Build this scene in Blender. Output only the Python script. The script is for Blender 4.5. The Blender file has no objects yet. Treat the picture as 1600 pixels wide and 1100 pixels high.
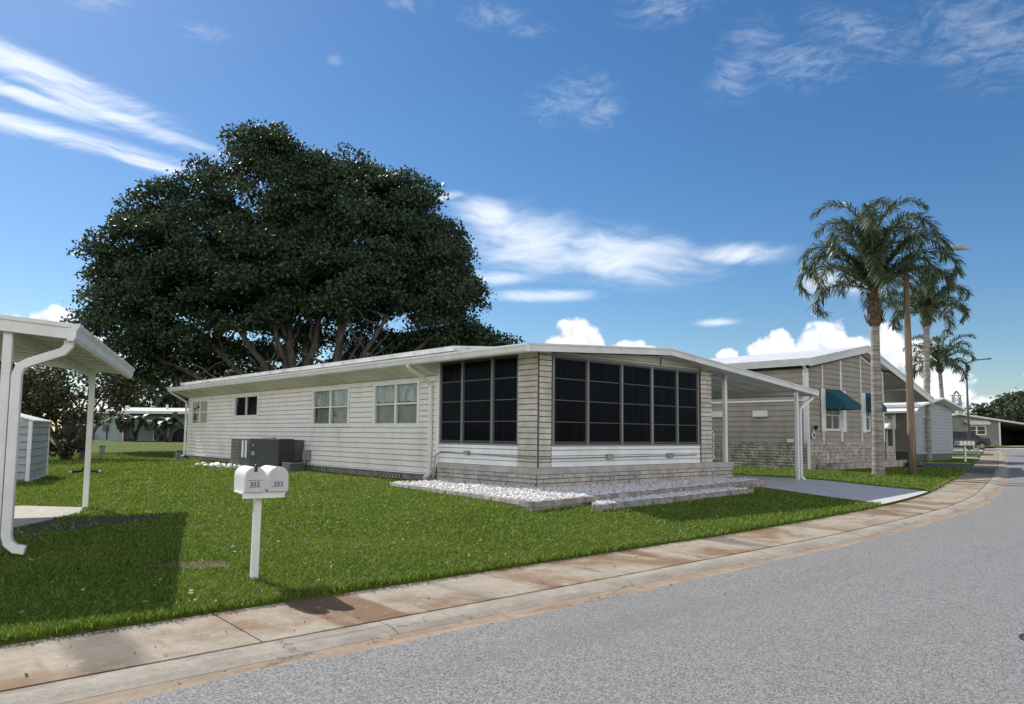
import bpy, math, random
import numpy as np
from mathutils import Matrix, Vector
R = math.radians
rng = np.random.default_rng(7)
random.seed(7)
scene = bpy.context.scene
COL = scene.collection

# ------------------------------------------------------------------ camera
CAMZ = 1.25
cam = bpy.data.cameras.new("camera"); camo = bpy.data.objects.new("camera", cam); COL.objects.link(camo)
yaw, pit, rol, FPX, CY = 0.8382333836, 0.0805544932, 0.0098772994, 1140.3362, 586.7393
cf = Vector((math.cos(yaw)*math.cos(pit), math.sin(yaw)*math.cos(pit), math.sin(pit)))
rt = Vector((math.sin(yaw), -math.cos(yaw), 0)); up = rt.cross(cf)
rt2 = math.cos(rol)*rt + math.sin(rol)*up; up2 = -math.sin(rol)*rt + math.cos(rol)*up
M = Matrix((rt2, up2, -cf)).transposed().to_4x4(); M.translation = (0, 0, CAMZ)
camo.matrix_world = M
cam.sensor_width = 36; cam.lens = FPX/1600*36; cam.shift_y = (CY-550)/1600; cam.clip_end = 6000; cam.clip_start = .05
scene.camera = camo

# ------------------------------------------------------------------ light
SX, SY = 0.10, -1.03                       # shadow vector per metre of height
sdir = Vector((-SX, -SY, 1)).normalized()  # towards the sun
sun = bpy.data.lights.new("sun", 'SUN'); sun.energy = 4.4; sun.angle = R(.53); sun.color = (1, .955, .89)
suno = bpy.data.objects.new("sun", sun); COL.objects.link(suno)
suno.rotation_euler = sdir.to_track_quat('Z', 'Y').to_euler()
scene.view_settings.view_transform = 'Standard'; scene.view_settings.look = 'None'
scene.view_settings.exposure = 0.33; scene.view_settings.gamma = 1
scene.render.engine = 'CYCLES'
scene.cycles.max_bounces = 6; scene.cycles.transparent_max_bounces = 16

world = bpy.data.worlds.new("World"); scene.world = world; world.use_nodes = True
nt = world.node_tree; nt.nodes.clear()
class NB:
    "tiny node builder"
    def __init__(s, nt): s.nt = nt
    def n(s, typ, **kw):
        o = s.nt.nodes.new(typ)
        for k, v in kw.items(): setattr(o, k, v)
        return o
    def link(s, a, b): s.nt.links.new(a, b)
    def m(s, op, a, b=None, c=None, clamp=False):
        o = s.n('ShaderNodeMath', operation=op); o.use_clamp = clamp
        for i, v in enumerate((a, b, c)):
            if v is None: continue
            if isinstance(v, (int, float)): o.inputs[i].default_value = v
            else: s.link(v, o.inputs[i])
        return o.outputs[0]
    def vm(s, op, a, b=None):
        o = s.n('ShaderNodeVectorMath', operation=op)
        for i, v in enumerate((a, b)):
            if v is None: continue
            if isinstance(v, (tuple, list)): o.inputs[i].default_value = v
            else: s.link(v, o.inputs[i])
        return o.outputs[0] if op not in ('LENGTH', 'DOT_PRODUCT') else o.outputs['Value']
    def noise(s, vec, scale=1, detail=4, rough=.5, dist=0, lac=2):
        o = s.n('ShaderNodeTexNoise'); o.inputs['Scale'].default_value = scale
        o.inputs['Detail'].default_value = detail; o.inputs['Roughness'].default_value = rough
        o.inputs['Distortion'].default_value = dist; o.inputs['Lacunarity'].default_value = lac
        if vec is not None: s.link(vec, o.inputs['Vector'])
        return o.outputs['Fac']
    def ramp(s, fac, stops):
        o = s.n('ShaderNodeValToRGB'); e = o.color_ramp.elements
        while len(e) < len(stops): e.new(.5)
        for i, (p, c) in enumerate(stops):
            e[i].position = p; e[i].color = (c if isinstance(c, (tuple, list)) else (c, c, c)) + ((1,) if not isinstance(c, (tuple, list)) or len(c) == 3 else ()) if isinstance(c, tuple) else (c, c, c, 1)
        s.link(fac, o.inputs[0]); return o.outputs[0]
    def mix(s, fac, a, b, blend='MIX'):
        o = s.n('ShaderNodeMix', data_type='RGBA', blend_type=blend)
        for i, v in ((0, fac), (6, a), (7, b)):
            if isinstance(v, (int, float)): o.inputs[i].default_value = v
            elif isinstance(v, (tuple, list)): o.inputs[i].default_value = tuple(v)+(1,) if len(v) == 3 else v
            else: s.link(v, o.inputs[i])
        return o.outputs[2]
    def smooth(s, v, a, b):
        o = s.n('ShaderNodeMapRange', interpolation_type='SMOOTHSTEP')
        o.inputs[1].default_value = a; o.inputs[2].default_value = b
        s.link(v, o.inputs[0]); return o.outputs[0]
    def mapping(s, vec, scale=(1, 1, 1), rot=(0, 0, 0), loc=(0, 0, 0)):
        o = s.n('ShaderNodeMapping'); s.link(vec, o.inputs[0])
        o.inputs[1].default_value = loc; o.inputs[2].default_value = rot; o.inputs[3].default_value = scale
        return o.outputs[0]
    def comb(s, x, y, z=0.0):
        o = s.n('ShaderNodeCombineXYZ')
        for i, v in enumerate((x, y, z)):
            if isinstance(v, (int, float)): o.inputs[i].default_value = v
            else: s.link(v, o.inputs[i])
        return o.outputs[0]

def build_world():
    b = NB(nt)
    SKY = 0.090
    sky = b.n('ShaderNodeTexSky', sky_type='NISHITA'); sky.sun_disc = False
    sky.sun_elevation = math.asin(sdir.z)
    sky.sun_rotation = math.atan2(sdir.x, sdir.y)
    sky.altitude = 0; sky.air_density = 1.0; sky.dust_density = 0.3; sky.ozone_density = 4.0
    hs = b.n('ShaderNodeHueSaturation'); hs.inputs['Saturation'].default_value = 1.22
    b.link(sky.outputs[0], hs.inputs['Color'])
    d = b.n('ShaderNodeTexCoord').outputs['Generated']
    sp = b.n('ShaderNodeSeparateXYZ'); b.link(d, sp.inputs[0]); x, y, z = sp.outputs
    K = 57.29578
    az = b.m('MULTIPLY', b.m('ARCTAN2', y, x), K); el = b.m('MULTIPLY', b.m('ARCSINE', z), K)
    p = b.comb(az, el)
    # cumulus heads along the horizon: (azimuth, elevation, half width, half height)
    cum = [(43.0,7.7,1.9,1.7),(44.3,7.0,1.3,1.2),(41.9,7.1,1.2,1.1),(38.7,6.7,1.5,.9),(37.9,6.3,1.8,.8),
           (31.4,6.2,.9,.7),(28.8,6.3,1.7,1.2),(27.6,6.8,1.2,1.1),(25.6,6.6,1.5,1.1),(24.4,7.2,1.6,1.4),(22.8,6.3,1.8,1.2),
           (20.6,6.0,1.3,2.0),(18.8,5.0,1.6,2.2),(17.3,3.6,1.8,1.9),(20.2,3.6,2.5,1.8),(14.6,1.6,1.8,1.3),(13.1,2.5,1.0,1.0),
           (80.4,7.0,1.6,1.4),(79.0,6.2,1.8,1.1),(82.4,6.4,1.6,1.0),(75.4,4.8,3.0,2.0),(71.5,4.4,3.0,1.8),(67.0,3.6,4.0,1.6),(60.0,4.0,4.0,1.4),
           (10.0,3.4,2.6,1.9),(5.0,4.0,3.5,2.6),(90,6.5,4,2.2),(99,5.5,6,2.2),(-6,4.5,5,2.4)]
    nz = b.noise(p, .55, 7, .58); nz2 = b.noise(b.vm('ADD', p, (-.35, .45, 0)), .55, 7, .58)
    F = None
    for a, e, ra, re in cum:
        v = b.vm('MULTIPLY', b.vm('SUBTRACT', p, (a, e, 0)), (1/ra, 1/re, 0))
        L = b.vm('LENGTH', v)
        F = L if F is None else b.m('MINIMUM', F, L)
    F = b.m('SUBTRACT', b.m('ADD', b.m('SUBTRACT', 1.0, F), b.m('MULTIPLY', nz, 1.5)), .78)
    a_c = b.smooth(F, -.02, .34)
    rel = b.m('MULTIPLY_ADD', b.m('SUBTRACT', nz, nz2), 2.6, .66, clamp=True)
    ccol = b.mix(rel, (.50, .57, .68), (1.0, 1.0, 1.0))
    # thin high cloud, a soft band and streaks, each with its own place in the sky
    def soft(lst):
        G = None
        for a, e, ra, re, rot in lst:
            v = b.mapping(b.vm('SUBTRACT', p, (a, e, 0)), (1, 1, 1), (0, 0, R(rot)))
            v = b.vm('MULTIPLY', v, (1/ra, 1/re, 0))
            L = b.m('SUBTRACT', 1.0, b.vm('LENGTH', v), clamp=True)
            G = L if G is None else b.m('MAXIMUM', G, L)
        return G
    warp = b.vm('ADD', p, b.vm('MULTIPLY', b.comb(b.noise(p, .2, 1), b.noise(b.vm('ADD', p, (9, 3, 0)), .2, 1)), (4, 3, 0)))
    st = b.noise(b.mapping(warp, (.16, 1.5, 1), (0, 0, R(-11))), 1.0, 7, .6)
    g1 = soft([(83,22.9,14,1.5,-11),(77,21.0,10,1.0,-11),(83,21.2,9,.7,-8),(82,19.3,13,1.0,-4),(76,18.6,6,.7,-8),(94,24,10,3,-11)])
    c1 = b.m('MULTIPLY', b.m('MULTIPLY', b.smooth(b.m('ADD', g1, b.m('MULTIPLY', st, 1.9)), .85, 2.1), b.smooth(g1, 0, .6)), .76)
    st2 = b.noise(b.mapping(warp, (.24, .80, 1), (0, 0, R(-8))), 1.0, 8, .60)
    g2 = soft([(46.5,15.0,9,4.0,-8),(40,13.9,12,3.3,-7),(50,17.0,5,2.0,-10),(31,13.6,7,1.2,-3),(45.5,10.9,7,.9,0),(50,12.2,6,1.0,0),(53.5,18.3,2.4,.6,8),(32,8.6,2.6,.5,0),(24.9,11.2,2.4,1.9,0),(22.2,10.9,2.4,1.6,0)])
    c2 = b.m('MULTIPLY', b.m('MULTIPLY', b.smooth(b.m('ADD', g2, b.m('MULTIPLY', st2, 1.7)), .80, 2.05), b.smooth(g2, 0, .7)), .76)
    st3 = b.noise(b.mapping(warp, (.55, 1.5, 1), (0, 0, R(-22))), 1.0, 8, .68, .3)
    g3 = soft([(43.5,25.3,6,2.8,15),(41.3,24.4,4.5,2.0,0),(30.5,26.0,4,3,20),(29.3,28,4,2.4,0),(26,26.2,7,2.8,-10),(22,27.4,7,2.4,-25),(14,25.5,9,5,-20),
               (50,30.8,4,1.6,0),(57,31.5,3,1.2,0),(47,30,3,1,0),(62.5,27.2,1.2,.7,0),(72,27.5,3,1.0,0),(79,27.8,4,1.2,10),(36,31,6,2,0)])
    c3 = b.m('MULTIPLY', b.m('MULTIPLY', b.smooth(b.m('ADD', b.m('MULTIPLY', g3, .45), b.m('MULTIPLY', st3, 1.9)), .95, 1.75), b.smooth(g3, 0, .9)), .21)
    thin = b.m('MAXIMUM', b.m('MAXIMUM', c1, c2), c3)
    # broken bright cloud added out of view behind the camera to fill shaded walls
    dd = b.vm('DOT_PRODUCT', d, (-.70, -.72, .20))
    back = b.m('MULTIPLY', b.smooth(b.m('ADD', dd, b.m('MULTIPLY', b.noise(d, 2.2, 5, .6), .5)), .18, .50), b.m('MULTIPLY', b.smooth(z, .0, .06), b.m('SUBTRACT', 1.0, b.m('MULTIPLY', b.smooth(z, .30, .60), .85))))
    lp = b.vm('MULTIPLY', hs.outputs[0], (SKY, SKY, SKY))
    col = b.mix(thin, lp, (.86, .91, .98))
    col = b.mix(a_c, col, ccol)
    col = b.mix(b.m('MULTIPLY', back, .95), col, (1.62, 1.56, 1.54))
    bg = b.n('ShaderNodeBackground'); bg.inputs['Strength'].default_value = 1.0
    # the sky keeps its strength of SKY; clouds are radiances of their own
    b.link(col, bg.inputs['Color'])
    b.link(bg.outputs[0], b.n('ShaderNodeOutputWorld').inputs[0])
build_world()

# ------------------------------------------------------------------ mesh helpers
class MB:
    def __init__(s): s.v = []; s.f = []
    def add(s, vs, fs):
        o = len(s.v); s.v += [tuple(map(float, q)) for q in vs]; s.f += [tuple(o+i for i in q) for q in fs]; return s
    def box(s, a, b):
        x0, y0, z0 = [min(p, q) for p, q in zip(a, b)]; x1, y1, z1 = [max(p, q) for p, q in zip(a, b)]
        return s.add([(x0,y0,z0),(x1,y0,z0),(x1,y1,z0),(x0,y1,z0),(x0,y0,z1),(x1,y0,z1),(x1,y1,z1),(x0,y1,z1)],
              [(0,3,2,1),(4,5,6,7),(0,1,5,4),(1,2,6,5),(2,3,7,6),(3,0,4,7)])
    def hexa(s, p):      # 8 points, bottom 4 then top 4
        return s.add(p, [(0,3,2,1),(4,5,6,7),(0,1,5,4),(1,2,6,5),(2,3,7,6),(3,0,4,7)])
    def prism(s, poly, axis, a, b):   # polygon in the two other axes extruded along axis
        def mk(u, v, t): return {'x': (t,u,v), 'y': (u,t,v), 'z': (u,v,t)}[axis]
        n = len(poly); vs = [mk(u, v, a) for u, v in poly]+[mk(u, v, b) for u, v in poly]
        return s.add(vs, [tuple(range(n))[::-1], tuple(range(n, 2*n))]+[(i, (i+1) % n, n+(i+1) % n, n+i) for i in range(n)])
    def tube(s, pts, r, n=10, cap=True):
        pts = [Vector(p) for p in pts]; rs = r if isinstance(r, (list, tuple)) else [r]*len(pts)
        rings = []; prev = None
        for i, p in enumerate(pts):
            t = (pts[min(i+1, len(pts)-1)]-pts[max(i-1, 0)]).normalized()
            if prev is None: u = t.orthogonal().normalized()
            else: u = (prev-t*prev.dot(t)).normalized()
            prev = u; w = t.cross(u)
            rings.append([p+(u*math.cos(2*math.pi*k/n)+w*math.sin(2*math.pi*k/n))*rs[i] for k in range(n)])
        vs = [v for g in rings for v in g]; fs = []
        for i in range(len(pts)-1):
            for k in range(n): fs.append((i*n+k, i*n+(k+1) % n, (i+1)*n+(k+1) % n, (i+1)*n+k))
        if cap: fs += [tuple(range(n))[::-1], tuple((len(pts)-1)*n+k for k in range(n))]
        return s.add(vs, fs)
    def rtube(s, pts, w, d, upv=(0, 0, 1), side=None):   # rectangular downspout along a path; side = width direction
        pts = [Vector(p) for p in pts]; side = Vector(side).normalized(); rings = []
        for i, p in enumerate(pts):
            t = (pts[min(i+1, len(pts)-1)]-pts[max(i-1, 0)]).normalized(); nn = t.cross(side).normalized()
            rings.append([p+side*sx*w/2+nn*sy*d/2 for sx, sy in ((-1,-1),(1,-1),(1,1),(-1,1))])
        vs = [v for g in rings for v in g]; fs = []
        for i in range(len(pts)-1):
            for k in range(4): fs.append((i*4+k, i*4+(k+1) % 4, (i+1)*4+(k+1) % 4, (i+1)*4+k))
        fs += [(3,2,1,0), tuple((len(pts)-1)*4+k for k in range(4))]
        return s.add(vs, fs)
    def lathe(s, prof, c=(0,0,0), n=16):
        vs = []; fs = []
        for r, z in prof:
            for k in range(n): vs.append((c[0]+r*math.cos(2*math.pi*k/n), c[1]+r*math.sin(2*math.pi*k/n), c[2]+z))
        for i in range(len(prof)-1):
            for k in range(n): fs.append((i*n+k, i*n+(k+1) % n, (i+1)*n+(k+1) % n, (i+1)*n+k))
        fs += [tuple(range(n))[::-1], tuple((len(prof)-1)*n+k for k in range(n))]
        return s.add(vs, fs)
    def build(s, name, mat, parent=None, off=(0,0,0), bevel=0, smooth=False, label=None):
        me = bpy.data.meshes.new(name)
        me.from_pydata([(v[0]-off[0], v[1]-off[1], v[2]-off[2]) for v in s.v], [], s.f); me.update()
        return link_mesh(name, me, mat, parent, bevel, smooth, label)

def link_mesh(name, me, mat, parent=None, bevel=0, smooth=False, label=None):
    if mat: me.materials.append(mat)
    if smooth: me.polygons.foreach_set('use_smooth', [True]*len(me.polygons))
    o = bpy.data.objects.new(name, me); COL.objects.link(o)
    if parent: o.parent = parent
    if bevel:
        m = o.modifiers.new('bevel', 'BEVEL'); m.width = bevel; m.segments = 2; m.limit_method = 'ANGLE'; m.angle_limit = R(40)
    if smooth and bevel == 0 and False: pass
    if label: o['label'] = label
    return o

def np_mesh(name, V, F, mat, parent=None, nper=4, smooth=False):
    me = bpy.data.meshes.new(name); V = np.asarray(V, np.float32); F = np.asarray(F, np.int32)
    me.vertices.add(len(V)); me.vertices.foreach_set('co', V.ravel())
    me.loops.add(F.size); me.loops.foreach_set('vertex_index', F.ravel())
    me.polygons.add(len(F)); me.polygons.foreach_set('loop_start', np.arange(0, F.size, nper, dtype=np.int32))
    me.update(calc_edges=True)
    return link_mesh(name, me, mat, parent, 0, smooth)

def thing(name, label, cat, loc=(0,0,0), rotz=0, group=None):
    o = bpy.data.objects.new(name, None); COL.objects.link(o); o.location = loc; o.rotation_euler = (0, 0, rotz)
    o.empty_display_size = .2
    return tag(o, label, cat, group)
def tag(o, label, cat, group=None, kind=None):
    o['label'] = label; o['category'] = cat
    if group: o['group'] = group
    if kind: o['kind'] = kind
    return o
def struct(o): o['kind'] = 'structure'; return o
def stuff(o, label, cat): return tag(o, label, cat, kind='stuff')
def copy_tree(o, parent=None):
    c = o.copy(); COL.objects.link(c); c.parent = parent
    for ch in list(o.children): copy_tree(ch, c)
    return c

# ------------------------------------------------------------------ materials
def pmat(name, col, rough=.6, var=.12, scale=3.0, bump=0, bscale=30, spec=.5, metal=0, col2=None, vscale=(1,1,1), detail=5, dirt=None):
    m = bpy.data.materials.new(name); m.use_nodes = True; t = m.node_tree; b = NB(t); p = t.nodes['Principled BSDF']
    oc = b.n('ShaderNodeTexCoord').outputs['Object']
    v = b.mapping(oc, vscale)
    n = b.noise(v, scale, detail, .6)
    c2 = col2 or tuple(max(0, c*(1-var*2)) for c in col); c1 = tuple(min(1, c*(1+var*.6)) for c in col)
    c = b.mix(b.smooth(n, .3, .72), c2, c1)
    if dirt:
        dc, amt, dscale, dvs = dirt
        dn = b.noise(b.mapping(oc, dvs), dscale, 6, .65)
        c = b.mix(b.m('MULTIPLY', b.smooth(dn, .5, .75), amt), c, dc)
    b.link(c, p.inputs['Base Color'])
    p.inputs['Roughness'].default_value = rough; p.inputs['Metallic'].default_value = metal
    p.inputs['Specular IOR Level'].default_value = spec
    if bump:
        bn = b.n('ShaderNodeBump'); bn.inputs['Strength'].default_value = bump; bn.inputs['Distance'].default_value = .02
        b.link(b.noise(oc, bscale, 5, .6), bn.inputs['Height']); b.link(bn.outputs[0], p.inputs['Normal'])
    return m

def leafmat(name, c1, c2, rough=.5, trans=.25, spec=.35):
    m = bpy.data.materials.new(name); m.use_nodes = True; t = m.node_tree; b = NB(t); p = t.nodes['Principled BSDF']
    g = b.n('ShaderNodeNewGeometry').outputs['Random Per Island']
    oc = b.n('ShaderNodeTexCoord').outputs['Object']
    n = b.noise(oc, .6, 3)
    f = b.m('ADD', b.m('MULTIPLY', g, .6), b.m('MULTIPLY', n, .4))
    c = b.mix(b.smooth(f, .15, .8), c1, c2); b.link(c, p.inputs['Base Color'])
    p.inputs['Roughness'].default_value = rough; p.inputs['Specular IOR Level'].default_value = spec
    tr = b.n('ShaderNodeBsdfTranslucent'); b.link(b.mix(1.0, c, (1.0, 1.0, .5), 'MULTIPLY'), tr.inputs[0])
    mx = b.n('ShaderNodeMixShader'); mx.inputs[0].default_value = trans
    b.link(p.outputs[0], mx.inputs[1]); b.link(tr.outputs[0], mx.inputs[2])
    b.link(mx.outputs[0], t.nodes['Material Output'].inputs[0])
    return m

WHITE = pmat('white_paint', (.74,.74,.72), .45, .06, 2, dirt=((.35,.32,.27), .25, 2.5, (1,1,.3)))
TRIM = pmat('white_trim', (.74,.75,.74), .4, .05, 2, dirt=((.35,.33,.28), .22, 3, (1,1,.4)))
ROOFW = pmat('white_roof_metal', (.78,.78,.77), .35, .06, .8, dirt=((.42,.4,.36), .4, 1.2, (1,.4,1)))
FASC = pmat('fascia_metal', (.68,.68,.67), .4, .06, 1.5, dirt=((.3,.28,.24), .25, 2.2, (1,1,.5)))
SIDING = pmat('vinyl_siding', (.80,.76,.71), .5, .05, 1.2, bump=.05, bscale=40, dirt=((.33,.31,.26), .3, 1.1, (1,1,.35)))
SIDEW = pmat('white_vinyl_band', (.80,.81,.79), .5, .05, 1.5, dirt=((.36,.35,.3), .3, 1.3, (1,1,.5)))
SOFFIT = pmat('soffit_cream', (.78,.71,.63), .5, .06, 1, dirt=((.36,.33,.26), .35, 1.2, (.4,1,1)))
GABLE = pmat('gable_beige', (.66,.64,.57), .5, .06, 1.5)
BRICK = pmat('grey_slump_block', (.50,.465,.41), .85, .16, 2.2, bump=.5, bscale=45, dirt=((.22,.19,.16), .5, 2.5, (1,1,1)))
BRICKC = pmat('column_brick', (.58,.55,.48), .8, .14, 2.0, bump=.45, bscale=45, dirt=((.27,.25,.21), .4, 2.5, (1,1,1)))
MORTAR = pmat('mortar', (.12,.11,.098), .95, .2, 6)
STUCCO = pmat('ledge_stucco', (.45,.43,.40), .85, .12, 3, bump=.4, bscale=60, dirt=((.24,.21,.18), .5, 2, (1,1,1)))
SKIRT = pmat('foundation_block', (.25,.23,.21), .9, .2, 3, bump=.4, bscale=30, dirt=((.13,.11,.09), .6, 2, (1,1,1)))
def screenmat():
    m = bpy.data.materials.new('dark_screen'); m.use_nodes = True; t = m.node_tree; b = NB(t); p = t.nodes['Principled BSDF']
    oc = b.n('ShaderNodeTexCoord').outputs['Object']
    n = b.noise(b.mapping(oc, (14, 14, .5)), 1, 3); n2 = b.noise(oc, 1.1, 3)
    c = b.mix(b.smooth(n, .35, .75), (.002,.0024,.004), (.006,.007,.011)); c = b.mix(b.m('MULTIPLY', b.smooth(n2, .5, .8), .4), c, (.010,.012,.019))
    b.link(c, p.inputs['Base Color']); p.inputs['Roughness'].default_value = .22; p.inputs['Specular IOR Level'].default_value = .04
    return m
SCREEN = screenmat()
MULL = pmat('mullion_grey', (.21,.21,.20), .45, .06, 2)
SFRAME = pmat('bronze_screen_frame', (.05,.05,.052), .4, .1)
RAIL = pmat('grey_rail', (.07,.072,.078), .4, .08)
def glassmat(name='window_glass', tint=(.8,.85,.85), a=.55):
    m = bpy.data.materials.new(name); m.use_nodes = True; t = m.node_tree; b = NB(t)
    tr = b.n('ShaderNodeBsdfTransparent'); tr.inputs[0].default_value = tint+(1,)
    gl = b.n('ShaderNodeBsdfGlossy'); gl.inputs['Roughness'].default_value = .02; gl.inputs[0].default_value = (.9,.9,.9,1)
    lw = b.n('ShaderNodeLayerWeight'); lw.inputs[0].default_value = .5
    mx = b.n('ShaderNodeMixShader'); b.link(b.m('MULTIPLY_ADD', b.m('POWER', lw.outputs['Facing'], 5.0), .9, .05, clamp=True), mx.inputs[0])
    b.link(tr.outputs[0], mx.inputs[1]); b.link(gl.outputs[0], mx.inputs[2]); b.link(mx.outputs[0], t.nodes['Material Output'].inputs[0])
    return m
GLASS = glassmat()
ROOM = pmat('room_dark', (.045,.045,.042), .9, .2, 1)
CURTAIN = pmat('lace_curtain', (.55,.56,.54), .9, .25, 9, vscale=(1,1,.25))
SHADE = pmat('roller_shade', (.24,.24,.22), .9, .12, 3)
GREY = pmat('galvanised_grey', (.28,.29,.29), .5, .12, 5)
DGREY = pmat('dark_unit_metal', (.03,.032,.034), .5, .15, 3)
MGREY = pmat('mid_unit_metal', (.085,.09,.088), .5, .12, 3)
BLACK = pmat('black_plastic', (.012,.012,.013), .4, .1)
BARK = pmat('tree_bark', (.11,.095,.078), .9, .25, 4, bump=.7, bscale=14, vscale=(1,1,.3))
LEAFBIG = leafmat('big_tree_leaves', (.013,.030,.016), (.060,.092,.046), .48, .2, .35)
LEAFBR = leafmat('olive_bronze_leaves', (.016,.026,.010), (.062,.058,.026), .6, .2)
LEAFPALM = leafmat('palm_leaflets', (.03,.055,.028), (.12,.155,.08), .42, .18, .5)
LEAFDIST = leafmat('distant_leaves', (.025,.042,.02), (.07,.09,.045), .6, .2)

# ------------------------------------------------------------------ terrain
PATH = np.array([(-70,6.65),(-20,6.65),(0,6.65),(8,6.62),(12.5,6.68),(18.07,7.05),(23.1,7.75),(29,9.0),(36.1,10.6),(45.9,12.97),(61.7,17.03),(74,20.2),(79,22.0),(82,25),(83.5,30),(84,40),(84.3,90)], float)
def dense_path():
    P = PATH; out = []
    for i in range(len(P)-1):
        p0 = P[max(i-1,0)]; p1 = P[i]; p2 = P[i+1]; p3 = P[min(i+2,len(P)-1)]
        L = np.linalg.norm(p2-p1); n = max(2, int(L/.8))
        m1 = (p2-p0)/(np.linalg.norm(p2-p1)+np.linalg.norm(p1-p0)+1e-9)*L
        m2 = (p3-p1)/(np.linalg.norm(p3-p2)+np.linalg.norm(p2-p1)+1e-9)*L
        for k in range(n):
            t = k/n; out.append((2*t**3-3*t**2+1)*p1+(t**3-2*t**2+t)*m1+(-2*t**3+3*t**2)*p2+(t**3-t**2)*m2)
    out.append(P[-1]); return np.array(out)
DP = dense_path(); _d = np.gradient(DP, axis=0); _d /= np.linalg.norm(_d, axis=1)[:,None]; DN = np.stack([-_d[:,1], _d[:,0]], 1)
ARC = np.concatenate([[0], np.cumsum(np.linalg.norm(np.diff(DP, axis=0), axis=1))])
def S(t): t = np.clip(t, 0, 1); return t*t*(3-2*t)
def ze(X): return -.30+.22*S((X-18)/32)+.48*S((X-50)/38)
def yi(X): return np.interp(X, DP[:,0], DP[:,1])
def slope(X): return np.interp(X, DP[:,0], _d[:,1])
def dist(x, y): return (y-yi(x))*np.sqrt(np.clip(1-slope(x)**2, .1, 1))
def lawn_z(x, y):
    x = np.asarray(x, float); y = np.asarray(y, float)
    d = dist(np.minimum(x, 80), y); e = ze(x)
    zh = -.15*(1-S((x-4)/5.0)) - .13*S((x-15.5)/4.0) + .58*S((x-52)/36) + .38*S((y-42)/30)
    return e+(zh-e)*S(d/4.0)

def strip(name, offs, mat, i0=0, i1=None, gap=None):
    "offs: (offset towards the road, z relative to edge)"
    i1 = i1 or len(DP); mb = MB(); n = len(offs)
    idx = range(i0, i1); V = []
    for i in idx:
        for o, z in offs: q = DP[i]-DN[i]*o; V.append((q[0], q[1], float(ze(DP[i,0]))+z))
    F = [(a*n+k, (a+1)*n+k, (a+1)*n+k+1, a*n+k+1) for a in range(len(idx)-1) for k in range(n-1)]
    mb.add(V, F); return struct(mb.build(name, mat, smooth=False))

def grassmat():
    m = bpy.data.materials.new('lawn_ground'); m.use_nodes = True; t = m.node_tree; b = NB(t); p = t.nodes['Principled BSDF']
    oc = b.n('ShaderNodeTexCoord').outputs['Object']
    n1 = b.noise(oc, .35, 5, .6); n2 = b.noise(oc, 14, 4, .7); n3 = b.noise(oc, 3.0, 4, .6)
    c = b.mix(b.smooth(n2, .3, .7), (.05,.07,.014), (.13,.175,.03))
    c = b.mix(b.m('MULTIPLY', b.smooth(n1, .45, .75), .5), c, (.15,.19,.045))
    c = b.mix(b.m('MULTIPLY', b.smooth(n3, .55, .8), .35), c, (.06,.10,.018))
    b.link(c, p.inputs['Base Color']); p.inputs['Roughness'].default_value = .9; p.inputs['Specular IOR Level'].default_value = .1
    bn = b.n('ShaderNodeBump'); bn.inputs['Strength'].default_value = .9; bn.inputs['Distance'].default_value = .05
    b.link(b.noise(oc, 25, 4, .7), bn.inputs['Height']); b.link(bn.outputs[0], p.inputs['Normal'])
    return m
GROUND = grassmat()
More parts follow.
